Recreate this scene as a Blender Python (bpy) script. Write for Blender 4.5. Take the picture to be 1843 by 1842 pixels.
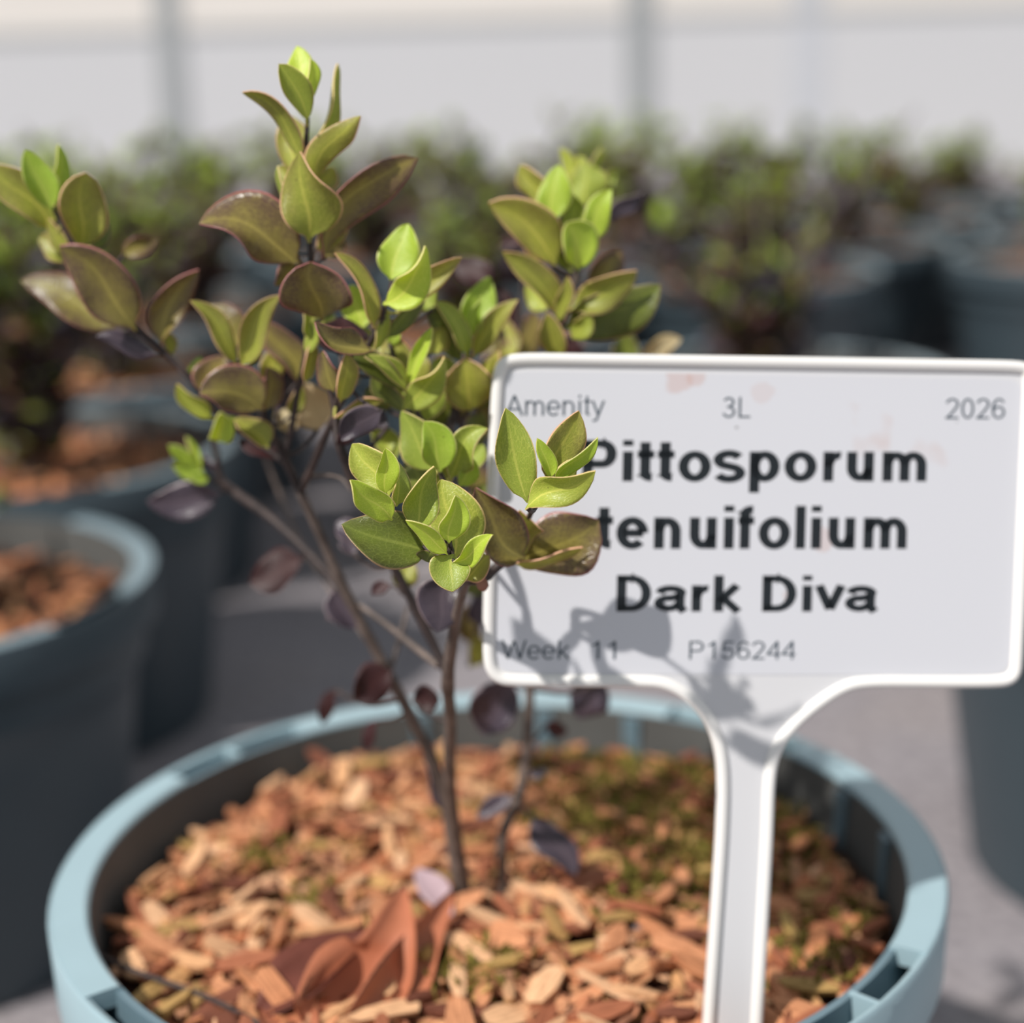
import bpy, math, random
from mathutils import Vector, Matrix
S = bpy.context.scene
COL = S.collection
for o in list(bpy.data.objects): bpy.data.objects.remove(o)
R0 = random.Random(7)

# ------------------------------------------------------------------ camera
F, PIT, ROL = 3050.0, .2689, -.0299
CAM = Vector((.0052, -.3352, .299))
_fw = Vector((0, math.cos(PIT), -math.sin(PIT)))
_u0 = Vector((0, math.sin(PIT), math.cos(PIT)))
_r0 = Vector((1, 0, 0))
RT = _r0*math.cos(ROL) + _u0*math.sin(ROL)
UP = -_r0*math.sin(ROL) + _u0*math.cos(ROL)
cd = bpy.data.cameras.new('camera')
cam = bpy.data.objects.new('camera', cd); COL.objects.link(cam)
cd.sensor_width = 36; cd.sensor_fit = 'HORIZONTAL'; cd.lens = F/1843*36
cd.clip_start = .01; cd.clip_end = 100
cam.matrix_world = Matrix((( RT.x, UP.x, -_fw.x, CAM.x), (RT.y, UP.y, -_fw.y, CAM.y), (RT.z, UP.z, -_fw.z, CAM.z), (0, 0, 0, 1)))
cd.dof.use_dof = True; cd.dof.focus_distance = .270; cd.dof.aperture_fstop = 8.6; cd.dof.aperture_blades = 0
S.camera = cam

# ------------------------------------------------------------------ light
SUN_DIR = Vector((-.50, -.42, .76)).normalized()
sd = bpy.data.lights.new('sun', 'SUN'); sd.energy = 4.7; sd.angle = math.radians(1.3); sd.color = (1, .955, .90)
sun = bpy.data.objects.new('sun', sd); COL.objects.link(sun)
sun.rotation_euler = SUN_DIR.to_track_quat('Z', 'Y').to_euler(); sun.location = (-1, -1, 2)
w = bpy.data.worlds.new('world'); S.world = w; w.use_nodes = True
bg = w.node_tree.nodes['Background']; bg.inputs[0].default_value = (.86, .93, 1, 1); bg.inputs[1].default_value = .50
vs = S.view_settings; vs.view_transform = 'Standard'; vs.look = 'None'; vs.gamma = 1; vs.exposure = 0; vs.use_curve_mapping = False

# ------------------------------------------------------------------ helpers
def ray(x, y): return _fw + RT*((x-921.5)/F) - UP*((y-921)/F)
def atY(x, y, Y):
    d = ray(x, y); return CAM + d*((Y-CAM.y)/d.y)
def atZ(x, y, Z):
    d = ray(x, y); return CAM + d*((Z-CAM.z)/d.z)
def ppm(p): return F/((p-CAM).dot(_fw))          # pixels of the photograph per metre at p
def lin(r, g=None, b=None):
    if g is None: r, g, b = r
    f = lambda c: (c/255/12.92) if c/255 <= .04045 else ((c/255+.055)/1.055)**2.4
    return (f(r), f(g), f(b), 1)
def tag(o, label=None, cat=None, group=None, kind=None):
    if label: o['label'] = label
    if cat: o['category'] = cat
    if group: o['group'] = group
    if kind: o['kind'] = kind
    return o
def empty(name, loc, **k):
    o = bpy.data.objects.new(name, None); COL.objects.link(o); o.location = loc; o.empty_display_size = .02
    return tag(o, **k)
def mesh(name, vs_, fs_, mats, smooth=True, mi=None, uv=None):
    me = bpy.data.meshes.new(name); me.from_pydata([tuple(v) for v in vs_], [], fs_); 
    for m in (mats if isinstance(mats, (list, tuple)) else [mats]): me.materials.append(m)
    if smooth: me.polygons.foreach_set('use_smooth', [True]*len(me.polygons))
    if mi: me.polygons.foreach_set('material_index', mi)
    if uv:
        l = me.uv_layers.new(name='UVMap')
        for i, lp in enumerate(me.loops): l.data[i].uv = uv[lp.vertex_index]
    me.update(); return me
def obj(name, me, parent=None, loc=(0, 0, 0), **k):
    o = bpy.data.objects.new(name, me); COL.objects.link(o); o.location = loc
    if parent: o.parent = parent
    return tag(o, **k)
class MB:
    def __init__(s): s.v = []; s.f = []; s.m = []
    def add(s, v, f, m=0):
        n = len(s.v); s.v += [Vector(p) for p in v]; s.f += [tuple(i+n for i in q) for q in f]; s.m += [m]*len(f)
    def box(s, c, d, m=0, M=None):
        v = [Vector((c[0]+sx*d[0]/2, c[1]+sy*d[1]/2, c[2]+sz*d[2]/2)) for sx in (-1, 1) for sy in (-1, 1) for sz in (-1, 1)]
        if M: v = [M @ p for p in v]
        s.add(v, [(0, 1, 3, 2), (4, 6, 7, 5), (0, 4, 5, 1), (2, 3, 7, 6), (0, 2, 6, 4), (1, 5, 7, 3)], m)
    def lathe(s, prof, n=64, a0=0, a1=360, m=0, ctr=(0, 0), closed_prof=False, caps=False):
        full = abs(a1-a0) >= 360
        k = len(prof); cnt = n if full else n+1; b = len(s.v)
        for i in range(cnt):
            a = math.radians(a0+(a1-a0)*i/n); c_, s_ = math.cos(a), math.sin(a)
            for r, z in prof: s.v.append(Vector((ctr[0]+r*c_, ctr[1]+r*s_, z)))
        kk = k if closed_prof else k-1
        for i in range(n):
            i2 = (i+1) % cnt
            for j in range(kk):
                j2 = (j+1) % k
                s.f.append((b+i*k+j, b+i2*k+j, b+i2*k+j2, b+i*k+j2)); s.m.append(m)
        if caps and not full:
            s.f.append(tuple(b+j for j in range(k))); s.m.append(m)
            s.f.append(tuple(b+(cnt-1)*k+j for j in reversed(range(k)))); s.m.append(m)
    def tube(s, pts, rad, n=8, m=0):
        b = len(s.v); prev = None
        for i, p in enumerate(pts):
            t = (pts[min(i+1, len(pts)-1)]-pts[max(i-1, 0)]).normalized()
            a = prev - t*prev.dot(t) if prev else t.orthogonal()
            a.normalize(); prev = a; c = t.cross(a)
            for j in range(n):
                th = 2*math.pi*j/n; s.v.append(p+(a*math.cos(th)+c*math.sin(th))*rad[i])
        for i in range(len(pts)-1):
            for j in range(n):
                j2 = (j+1) % n; s.f.append((b+i*n+j, b+i*n+j2, b+(i+1)*n+j2, b+(i+1)*n+j)); s.m.append(m)
        s.f.append(tuple(b+j for j in reversed(range(n)))); s.m.append(m)
        s.f.append(tuple(b+(len(pts)-1)*n+j for j in range(n))); s.m.append(m)
    def build(s, name, mats, parent=None, org=(0, 0, 0), smooth=True, **k):
        o_ = Vector(org)
        me = mesh(name, [p-o_ for p in s.v], s.f, mats, smooth, s.m)
        return obj(name, me, parent, **k)
def catmull(P, sub=5):
    out = []
    for i in range(len(P)-1):
        p0 = P[max(i-1, 0)]; p1 = P[i]; p2 = P[i+1]; p3 = P[min(i+2, len(P)-1)]
        for k in range(sub):
            t = k/sub
            out.append(.5*((2*p1)+(p2-p0)*t+(2*p0-5*p1+4*p2-p3)*t*t+(3*p1-p0-3*p2+p3)*t*t*t))
    out.append(P[-1]); return out
def autosmooth(o, ang=35):
    me = o.data
    try:
        me.set_sharp_from_angle(angle=math.radians(ang))
    except Exception: pass
    return o

# ------------------------------------------------------------------ materials
def newmat(name):
    m = bpy.data.materials.new(name); m.use_nodes = True
    nt = m.node_tree; b = nt.nodes['Principled BSDF']; return m, nt, b
def N(nt, typ, **k):
    n = nt.nodes.new(typ)
    for a, v in k.items(): setattr(n, a, v)
    return n
def mixrgb(nt, fac, a, b, blend='MIX'):
    n = N(nt, 'ShaderNodeMix', data_type='RGBA', blend_type=blend)
    for sock, v in ((n.inputs['Factor'], fac), (n.inputs[6], a), (n.inputs[7], b)):
        if hasattr(v, 'links'): nt.links.new(v, sock)
        else: sock.default_value = v
    return n.outputs[2]
def math_(nt, op, a, b=None, c=None):
    n = N(nt, 'ShaderNodeMath', operation=op)
    for i, v in enumerate((a, b, c)):
        if v is None: continue
        if hasattr(v, 'links'): nt.links.new(v, n.inputs[i])
        else: n.inputs[i].default_value = v
    return n.outputs[0]
def ramp(nt, fac, stops):
    n = N(nt, 'ShaderNodeValToRGB'); cr = n.color_ramp
    while len(cr.elements) > 1: cr.elements.remove(cr.elements[-1])
    cr.elements[0].position = stops[0][0]; cr.elements[0].color = stops[0][1]
    for p, c in stops[1:]: cr.elements.new(p).color = c
    nt.links.new(fac, n.inputs[0]); return n.outputs[0]
def noise(nt, scale, detail=3, vec=None, rough=.55):
    n = N(nt, 'ShaderNodeTexNoise'); n.inputs['Scale'].default_value = scale; n.inputs['Detail'].default_value = detail; n.inputs['Roughness'].default_value = rough
    if vec: nt.links.new(vec, n.inputs['Vector'])
    return n.outputs[0]
def bump(nt, b, h, strength=.3, dist=.001):
    n = N(nt, 'ShaderNodeBump'); n.inputs['Strength'].default_value = strength; n.inputs['Distance'].default_value = dist
    nt.links.new(h, n.inputs['Height']); nt.links.new(n.outputs[0], b.inputs['Normal'])
def coord(nt, which='Object'): return N(nt, 'ShaderNodeTexCoord').outputs[which]
def simple(name, c, rough=.5, var=.12, scale=40, spec=.5, bumps=None):
    m, nt, b = newmat(name); o = coord(nt)
    f = noise(nt, scale, 4, o)
    col = mixrgb(nt, f, tuple(x*(1-var) for x in c[:3])+(1,), tuple(min(1, x*(1+var)) for x in c[:3])+(1,))
    nt.links.new(col, b.inputs['Base Color']); b.inputs['Roughness'].default_value = rough; b.inputs['Specular IOR Level'].default_value = spec
    if bumps: bump(nt, b, noise(nt, bumps[0], 3, o), bumps[1], bumps[2])
    return m

def leafmat(name, c_in, c_out, margin, vein, transl=.4, rough=.38, tcol=None, spec=.5, VAL=1.25):
    m, nt, b = newmat(name)
    uv = N(nt, 'ShaderNodeUVMap').outputs[0]
    sx = N(nt, 'ShaderNodeSeparateXYZ'); nt.links.new(uv, sx.inputs[0])
    ac = math_(nt, 'ABSOLUTE', math_(nt, 'MULTIPLY_ADD', sx.outputs[0], 2, -1))
    oi = N(nt, 'ShaderNodeObjectInfo')
    oc = coord(nt)
    nz = noise(nt, 350, 3, oc)
    # inner / outer colour of the blade
    f = math_(nt, 'ADD', math_(nt, 'MULTIPLY', ac, .65), math_(nt, 'MULTIPLY', sx.outputs[1], .45))
    f = math_(nt, 'ADD', f, math_(nt, 'MULTIPLY_ADD', nz, .9, -.45))
    sm = N(nt, 'ShaderNodeMapRange', interpolation_type='SMOOTHSTEP'); sm.inputs[1].default_value = .15; sm.inputs[2].default_value = .95
    nt.links.new(f, sm.inputs[0])
    col = mixrgb(nt, sm.outputs[0], c_in, c_out)
    # reticulate veins
    mp = N(nt, 'ShaderNodeCombineXYZ')
    nt.links.new(math_(nt, 'MULTIPLY', ac, 8.5), mp.inputs[0])
    nt.links.new(math_(nt, 'SUBTRACT', math_(nt, 'MULTIPLY', sx.outputs[1], 15), math_(nt, 'MULTIPLY', ac, 4.2)), mp.inputs[1])
    nt.links.new(math_(nt, 'ADD', math_(nt, 'MULTIPLY', oi.outputs['Random'], 50), math_(nt, 'SIGN', math_(nt, 'SUBTRACT', sx.outputs[0], .5))), mp.inputs[2])
    vo = N(nt, 'ShaderNodeTexVoronoi', feature='DISTANCE_TO_EDGE'); vo.inputs['Scale'].default_value = 1.0
    nt.links.new(mp.outputs[0], vo.inputs['Vector'])
    vm = N(nt, 'ShaderNodeMapRange'); vm.inputs[1].default_value = .02; vm.inputs[2].default_value = .10; vm.inputs[3].default_value = 1; vm.inputs[4].default_value = 0
    nt.links.new(vo.outputs['Distance'], vm.inputs[0])
    col = mixrgb(nt, math_(nt, 'MULTIPLY', vm.outputs[0], .27), col, vein)
    mr = N(nt, 'ShaderNodeMapRange', interpolation_type='SMOOTHSTEP'); mr.inputs[1].default_value = .02; mr.inputs[2].default_value = .10; mr.inputs[3].default_value = .75; mr.inputs[4].default_value = 0
    nt.links.new(ac, mr.inputs[0])
    col = mixrgb(nt, math_(nt, 'MULTIPLY', mr.outputs[0], math_(nt, 'SUBTRACT', 1.15, sx.outputs[1])), col, vein)
    # dark blemishes
    sp = noise(nt, 900, 1, oc)
    sr = N(nt, 'ShaderNodeMapRange'); sr.inputs[1].default_value = .76; sr.inputs[2].default_value = .80; nt.links.new(sp, sr.inputs[0])
    col = mixrgb(nt, math_(nt, 'MULTIPLY', sr.outputs[0], .6), col, lin(50, 38, 22))
    # margin
    mg = N(nt, 'ShaderNodeMapRange', interpolation_type='SMOOTHSTEP'); mg.inputs[1].default_value = .925; mg.inputs[2].default_value = .99
    nt.links.new(ac, mg.inputs[0])
    col = mixrgb(nt, math_(nt, 'MULTIPLY', mg.outputs[0], .85), col, margin)
    hs = N(nt, 'ShaderNodeHueSaturation')
    nt.links.new(col, hs.inputs['Color'])
    nt.links.new(math_(nt, 'MULTIPLY_ADD', oi.outputs['Random'], .30, VAL), hs.inputs['Value'])
    nt.links.new(math_(nt, 'MULTIPLY_ADD', oi.outputs['Random'], -.016, .502), hs.inputs['Hue'])
    col = hs.outputs[0]
    nt.links.new(col, b.inputs['Base Color'])
    b.inputs['Roughness'].default_value = rough; b.inputs['Specular IOR Level'].default_value = spec
    h = math_(nt, 'ADD', math_(nt, 'MULTIPLY', vm.outputs[0], -.5), noise(nt, 3000, 2, oc))
    bump(nt, b, h, .25, .0002)
    tr = N(nt, 'ShaderNodeBsdfTranslucent')
    tc = mixrgb(nt, 1.0, col, tcol or (1.3, 1.25, .65, 1), 'MULTIPLY')
    nt.links.new(tc, tr.inputs[0])
    ms = N(nt, 'ShaderNodeMixShader'); ms.inputs[0].default_value = transl
    nt.links.new(b.outputs[0], ms.inputs[1]); nt.links.new(tr.outputs[0], ms.inputs[2])
    out = nt.nodes['Material Output']; nt.links.new(ms.outputs[0], out.inputs[0])
    return m
LM = {
 'y': (leafmat('leaf_lime', lin(164, 188, 70), lin(152, 180, 58), lin(222, 214, 150), lin(200, 208, 108), .35, VAL=1.08),
       leafmat('leaf_lime_under', lin(182, 190, 98), lin(172, 182, 86), lin(220, 214, 156), lin(200, 206, 126), .42, .5, VAL=1.12)),
 'm': (leafmat('leaf_green', lin(138, 154, 62), lin(124, 138, 56), lin(214, 192, 140), lin(182, 184, 94), .36, VAL=1.38),
       leafmat('leaf_green_under', lin(166, 170, 94), lin(154, 156, 84), lin(214, 196, 148), lin(188, 188, 114), .36, .5, VAL=1.38)),
 'o': (leafmat('leaf_olive', lin(126, 133, 52), lin(114, 112, 54), lin(204, 162, 134), lin(172, 168, 82), .32, VAL=1.60),
       leafmat('leaf_olive_under', lin(154, 154, 86), lin(142, 134, 82), lin(204, 168, 142), lin(176, 172, 104), .32, .5, VAL=1.60)),
 'd': (leafmat('leaf_bronze', lin(116, 108, 54), lin(84, 66, 54), lin(160, 104, 102), lin(156, 146, 76), .26, .26, VAL=1.45),
       leafmat('leaf_bronze_under', lin(126, 118, 66), lin(98, 78, 60), lin(164, 108, 104), lin(166, 154, 84), .26, .42, VAL=1.45)),
 'g': (leafmat('leaf_deep_green', lin(96, 108, 40), lin(82, 88, 40), lin(180, 150, 116), lin(136, 144, 68), .26, .28, VAL=1.3),
       leafmat('leaf_deep_green_under', lin(112, 122, 56), lin(98, 102, 52), lin(180, 150, 116), lin(146, 152, 78), .26, .42, VAL=1.3)),
 'r': (leafmat('leaf_maroon', lin(56, 24, 23), lin(44, 19, 19), lin(90, 44, 40), lin(70, 36, 30), .18, .5, (1.4, .7, .6, 1), VAL=.95),
       leafmat('leaf_maroon_under', lin(64, 32, 28), lin(52, 25, 24), lin(100, 50, 46), lin(80, 42, 36), .18, .45, (1.4, .7, .6, 1), VAL=.95)),
 'p': (leafmat('leaf_purple', lin(76, 66, 74), lin(62, 54, 64), lin(156, 136, 138), lin(104, 92, 100), .13, .26, (1.2, .8, .9, 1), VAL=.95),
       leafmat('leaf_purple_under', lin(96, 86, 92), lin(84, 74, 80), lin(156, 136, 138), lin(112, 100, 106), .13, .4, (1.2, .8, .9, 1), VAL=.95)),
 'w': (leafmat('leaf_cream', lin(214, 200, 158), lin(206, 188, 146), lin(190, 170, 110), lin(222, 210, 170), .35, .5, (1.1, 1.0, .8, 1), VAL=.95),
       leafmat('leaf_cream_under', lin(214, 200, 158), lin(206, 188, 146), lin(190, 170, 110), lin(222, 210, 170), .35, .5, (1.1, 1.0, .8, 1), VAL=.95)),
}
def bark(name, c1, c2):
    m, nt, b = newmat(name); o = coord(nt)
    f = noise(nt, 260, 4, o)
    nt.links.new(ramp(nt, f, [(.3, c1), (.7, c2)]), b.inputs['Base Color']); b.inputs['Roughness'].default_value = .6
    bump(nt, b, noise(nt, 900, 3, o), .4, .0004); return m
BARK = bark('grey_brown_bark', lin(70, 60, 55), lin(116, 102, 94))
TWIG = bark('dark_twig', lin(34, 26, 26), lin(70, 56, 52))
GREENT = bark('green_petiole', lin(150, 150, 70), lin(176, 170, 90))
RIM_LIT = simple('pot_rim_plastic_lit', lin(150, 174, 182), .36, .06, 60, .5, (900, .08, .0004))  # rim lighter than the body plastic: sunlight put into the colour
RIM_FAR_LIT = simple('pot_rim_far_lit', lin(122, 140, 148), .4, .06, 60)  # far rims lighter than their pots: sunlight put into the colour
STAIN_SHADE = simple('stained_shaded_plastic', lin(84, 84, 82), .7, .3, 45, .3)  # inner wall: soil stain, plus shade darkened into the colour
PLAST = simple('pot_plastic', lin(98, 120, 130), .42, .08, 60, .5, (900, .08, .0004))  # body plastic darker than the rim: shade put into the colour
PLAST_SHADED = simple('pot_plastic_shaded', lin(58, 70, 77), .45, .08, 60, .5, (900, .08, .0004))  # far pots: same plastic, darkened by shade put into the colour
WHITE = simple('label_white_plastic', lin(206, 206, 209), .42, .02, 60)
BORD = simple('label_border_plastic', lin(230, 228, 225), .38, .02, 60)
INK = simple('label_ink', lin(16, 24, 30), .5, .05); INK2 = simple('label_ink_thin', lin(52, 68, 80), .5, .05)
def cardmat():
    m, nt, b = newmat('label_printed_card'); o = coord(nt)
    n1 = noise(nt, 55, 3, o); r1 = N(nt, 'ShaderNodeMapRange'); r1.inputs[1].default_value = .70; r1.inputs[2].default_value = .80; nt.links.new(n1, r1.inputs[0])
    n2 = noise(nt, 420, 1, o); r2 = N(nt, 'ShaderNodeMapRange'); r2.inputs[1].default_value = .80; r2.inputs[2].default_value = .83; nt.links.new(n2, r2.inputs[0])
    c = mixrgb(nt, math_(nt, 'MULTIPLY', r1.outputs[0], .35), lin(203, 204, 210), lin(186, 142, 122))
    c = mixrgb(nt, math_(nt, 'MULTIPLY', r2.outputs[0], .6), c, lin(90, 84, 80))
    nt.links.new(c, b.inputs['Base Color']); b.inputs['Roughness'].default_value = .38; return m
CARD = cardmat()
def chipmat(name, island, stops):
    m, nt, b = newmat(name); o = coord(nt)
    rnd = N(nt, 'ShaderNodeNewGeometry').outputs['Random Per Island'] if island else N(nt, 'ShaderNodeObjectInfo').outputs['Random']
    base = ramp(nt, rnd, stops)
    mp = N(nt, 'ShaderNodeMapping'); mp.inputs['Scale'].default_value = (1, 1, 1) if island else (1.2, 9, 3)
    nt.links.new(o, mp.inputs[0])
    f = noise(nt, 500 if island else 1.6, 4, mp.outputs[0])
    n = N(nt, 'ShaderNodeMix', data_type='RGBA', blend_type='MULTIPLY'); n.inputs['Factor'].default_value = 1
    nt.links.new(base, n.inputs[6])
    nt.links.new(ramp(nt, f, [(.28, (.5, .45, .42, 1)), (.58, (1.05, 1.05, 1.05, 1))]), n.inputs[7])
    nt.links.new(n.outputs[2], b.inputs['Base Color']); b.inputs['Roughness'].default_value = .75; b.inputs['Specular IOR Level'].default_value = .25
    bump(nt, b, f, .5, .0006); return m
CHIPC = [('pale tan', [(0, lin(232, 186, 146)), (1, lin(222, 170, 124))], .24), ('orange brown', [(0, lin(208, 146, 106)), (1, lin(194, 130, 90))], .34),
         ('reddish brown', [(0, lin(150, 92, 66)), (1, lin(168, 104, 74))], .20), ('dark brown', [(0, lin(108, 62, 46)), (1, lin(128, 78, 58))], .11), ('greenish tan', [(0, lin(190, 158, 96)), (1, lin(168, 132, 82))], .11)]
CHIPM = [chipmat('bark_chip_'+n.replace(' ', '_'), False, st) for n, st, w_ in CHIPC]
CHIPS = chipmat('bark_chips_mixed', True, [(0, lin(202, 136, 94)), (.16, lin(176, 108, 74)), (.3, lin(222, 166, 122)), (.45, lin(132, 76, 54)), (.58, lin(206, 146, 108)),
                          (.7, lin(178, 140, 86)), (.8, lin(112, 62, 46)), (.9, lin(226, 178, 138)), (1, lin(158, 92, 64))])
SOIL = simple('potting_soil', lin(74, 48, 34), .9, .4, 300, .2, (600, .6, .001))
MOSS = simple('moss', lin(114, 104, 46), .85, .45, 260, .2)
DRY = simple('dry_brown_leaf', lin(172, 104, 74), .6, .25, 120, .4, (500, .3, .0005))
DRYD = simple('dry_dark_leaf', lin(104, 56, 44), .6, .3, 120, .4, (500, .3, .0005))
LILAC = simple('faded_lilac_leaf', lin(168, 144, 150), .5, .15, 200)
PEB = simple('grey_pebble', lin(74, 74, 84), .6, .2, 200)
PEBT = simple('pale_pebble', lin(180, 150, 128), .6, .2, 200)

# ------------------------------------------------------------------ the setting
def floormat():
    m, nt, b = newmat('gravel_floor'); o = coord(nt)
    f1 = noise(nt, 6, 4, o); f2 = noise(nt, 160, 3, o)
    c = ramp(nt, f1, [(.3, lin(122, 114, 116)), (.5, lin(138, 132, 136)), (.7, lin(152, 138, 130))])
    c = mixrgb(nt, .6, c, ramp(nt, f2, [(.3, lin(98, 94, 100)), (.7, lin(166, 160, 162))]))
    nt.links.new(c, b.inputs['Base Color']); b.inputs['Roughness'].default_value = .85; bump(nt, b, f2, .6, .004); return m
m = MB(); m.add([(-6, -2.5, 0), (6, -2.5, 0), (6, 6, 0), (-6, 6, 0), (-6, -2.5, -.05), (6, -2.5, -.05), (6, 6, -.05), (-6, 6, -.05)], [(0, 1, 2, 3), (7, 6, 5, 4), (0, 4, 5, 1), (1, 5, 6, 2), (2, 6, 7, 3), (3, 7, 4, 0)])
m.build('floor', floormat(), smooth=False, kind='structure', label='grey gravel standing ground of the nursery')
YW = 3.6
WALLM = simple('white_polythene', lin(205, 206, 209), .5, .03, 1.2)
WALLU = simple('warm_white_polythene', lin(228, 223, 217), .5, .03, 1.2)
POSTM = simple('galvanised_steel', lin(158, 162, 164), .5, .06, 10)
POSTR = simple('pale_rail', lin(186, 187, 186), .5, .04, 10)
POSTF = simple('pale_seam', lin(197, 200, 206), .5, .04, 10)
zr = .352
m = MB(); m.box((0, YW+.02, zr/2), (9, .02, zr)); wl = m.build('wall_back', WALLM, smooth=False, kind='structure', label='white polythene side wall of the nursery tunnel')
m = MB(); m.box((0, YW+.02, zr+.8), (9, .02, 1.6)); m.build('upper_sheet', WALLU, wl, smooth=False)
def post(px, wd, dp, name, mat, label):
    p = atY(px, 120, YW); m = MB(); m.box((p.x, YW+.01-dp/2, .95), (wd, dp, 1.9)); m.build(name, mat, smooth=False, kind='structure', label=label)
post(306, .056, .006, 'trim_1', POSTM, 'grey steel post of the tunnel wall, left')
post(1152, .060, .006, 'trim_2', POSTM, 'grey steel post of the tunnel wall, right')
post(1455, .075, .002, 'trim_3', POSTF, 'pale seam strip in the tunnel wall')
m = MB(); m.box((0, YW+.008, zr), (9, .006, .016)); m.build('trim_4', POSTR, smooth=False, kind='structure', label='thin horizontal rail along the tunnel wall')

# ------------------------------------------------------------------ nursery pots
PH = .13
def make_pot(loc, rot, label, mat, detail=True):
    r = empty('nursery_pot', loc, label=label, cat='plant pot'); r.rotation_euler.z = math.radians(rot)
    n = 96 if detail else 48
    m = MB()
    m.lathe([(0, .004), (.064, .004), (.070, .008), (.0820, .085), (.0866, PH-.001), (.0882, PH-.001), (.0884, PH-.014), (.0890, PH-.030), (.0860, PH-.034), (.0842, .085), (.0725, .001), (.069, 0), (0, 0)], n)
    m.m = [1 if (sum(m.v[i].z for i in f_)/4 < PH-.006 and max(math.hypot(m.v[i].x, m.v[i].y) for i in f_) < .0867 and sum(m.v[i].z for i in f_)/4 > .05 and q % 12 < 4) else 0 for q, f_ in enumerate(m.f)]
    o = autosmooth(m.build('body', [mat, STAIN_SHADE], r), 30)
    m = MB()                                       # outer skirt of the rim
    m.lathe([(.0932, PH-.0006), (.0944, PH), (.0950, PH-.0008), (.0946, PH-.016), (.0934, PH-.0165), (.0928, PH-.012)], n, closed_prof=True)
    sk = autosmooth(m.build('rim_skirt', RIM_LIT if detail else mat, r), 40)
    m = MB()                                       # floor of the hollow rim
    m.lathe([(.0875, PH-.011), (.0935, PH-.011), (.0935, PH-.0122), (.0875, PH-.0122)], n, closed_prof=True)
    m.build('rim_gutter', mat, r, smooth=False)
    for a0, a1 in ((60, 125), (150, 215), (240, 305), (330, 395)):
        m = MB(); m.lathe([(.0868, PH-.0006), (.0875, PH), (.0940, PH), (.0946, PH-.0008), (.0940, PH-.004), (.0868, PH-.004)], 30 if detail else 14, a0, a1, closed_prof=True, caps=True)
        autosmooth(m.build('rim_plate', RIM_LIT if detail else RIM_FAR_LIT, r), 40)
    if detail:
        for a in (47.6, 137.6, 227.6, 317.6):
            M = Matrix.Rotation(math.radians(a), 4, 'Z'); m = MB(); m.box((.0905, 0, PH-.006), (.006, .0011, .011), M=M); m.build('rim_rib', RIM_LIT, r, smooth=False)
        for a in (4, 20, 66, 82, 104, 250, 290):
            M = Matrix.Rotation(math.radians(a), 4, 'Z'); m = MB(); m.box((.0862, 0, PH-.012), (.0026, .0045, .020), M=M); m.build('stacking_lug', mat, r, smooth=False)
    return r
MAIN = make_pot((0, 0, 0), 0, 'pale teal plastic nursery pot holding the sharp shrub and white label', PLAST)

# ------------------------------------------------------------------ mulch
ZM = .1165
def msurf(x, y):
    r = math.hypot(x, y)
    return ZM + .0022*math.sin(x*60+1)*math.cos(y*52) + .0032*max(0, 1-(r/.085)**2) + .002*max(0, min(1, (y-.02)/.06))
def chip_mesh(seed, mat):
    r = random.Random(seed); n = 8; top = []; ph = r.random()*6
    for i in range(n):
        a = 2*math.pi*i/n; ex = r.choice((.55, .8, 1.0)); 
        top.append((.5*math.copysign(abs(math.cos(a))**ex, math.cos(a))*(1+r.uniform(-.18, .1)), .5*math.sin(a)*(1+r.uniform(-.3, .15))))
    bend = r.uniform(-.12, .12); tw = r.uniform(-.25, .25)
    z = lambda x, y, h: h + bend*(x*x*4) + tw*x*y
    v = [(x, y, z(x, y, .5*r.uniform(.5, 1.1))) for x, y in top] + [(x*.92, y*.9, z(x, y, -.5)) for x, y in top] + [(0, 0, z(0, 0, .62))]
    f = [(i, (i+1) % n, 2*n) for i in range(n)] + [(i, i+n, (i+1) % n+n, (i+1) % n) for i in range(n)] + [tuple(range(2*n-1, n-1, -1))]
    return v, f
CH = [chip_mesh(i, None) for i in range(14)]
def chip_xform(r, x, y, z, L, W, T, tilt):
    return Matrix.Translation((x, y, z)) @ Matrix.Rotation(r.uniform(0, 6.283), 4, 'Z') @ Matrix.Rotation(r.gauss(0, tilt), 4, 'Y') @ Matrix.Rotation(r.gauss(0, tilt), 4, 'X') @ Matrix.Diagonal((L, W, T, 1))
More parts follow.
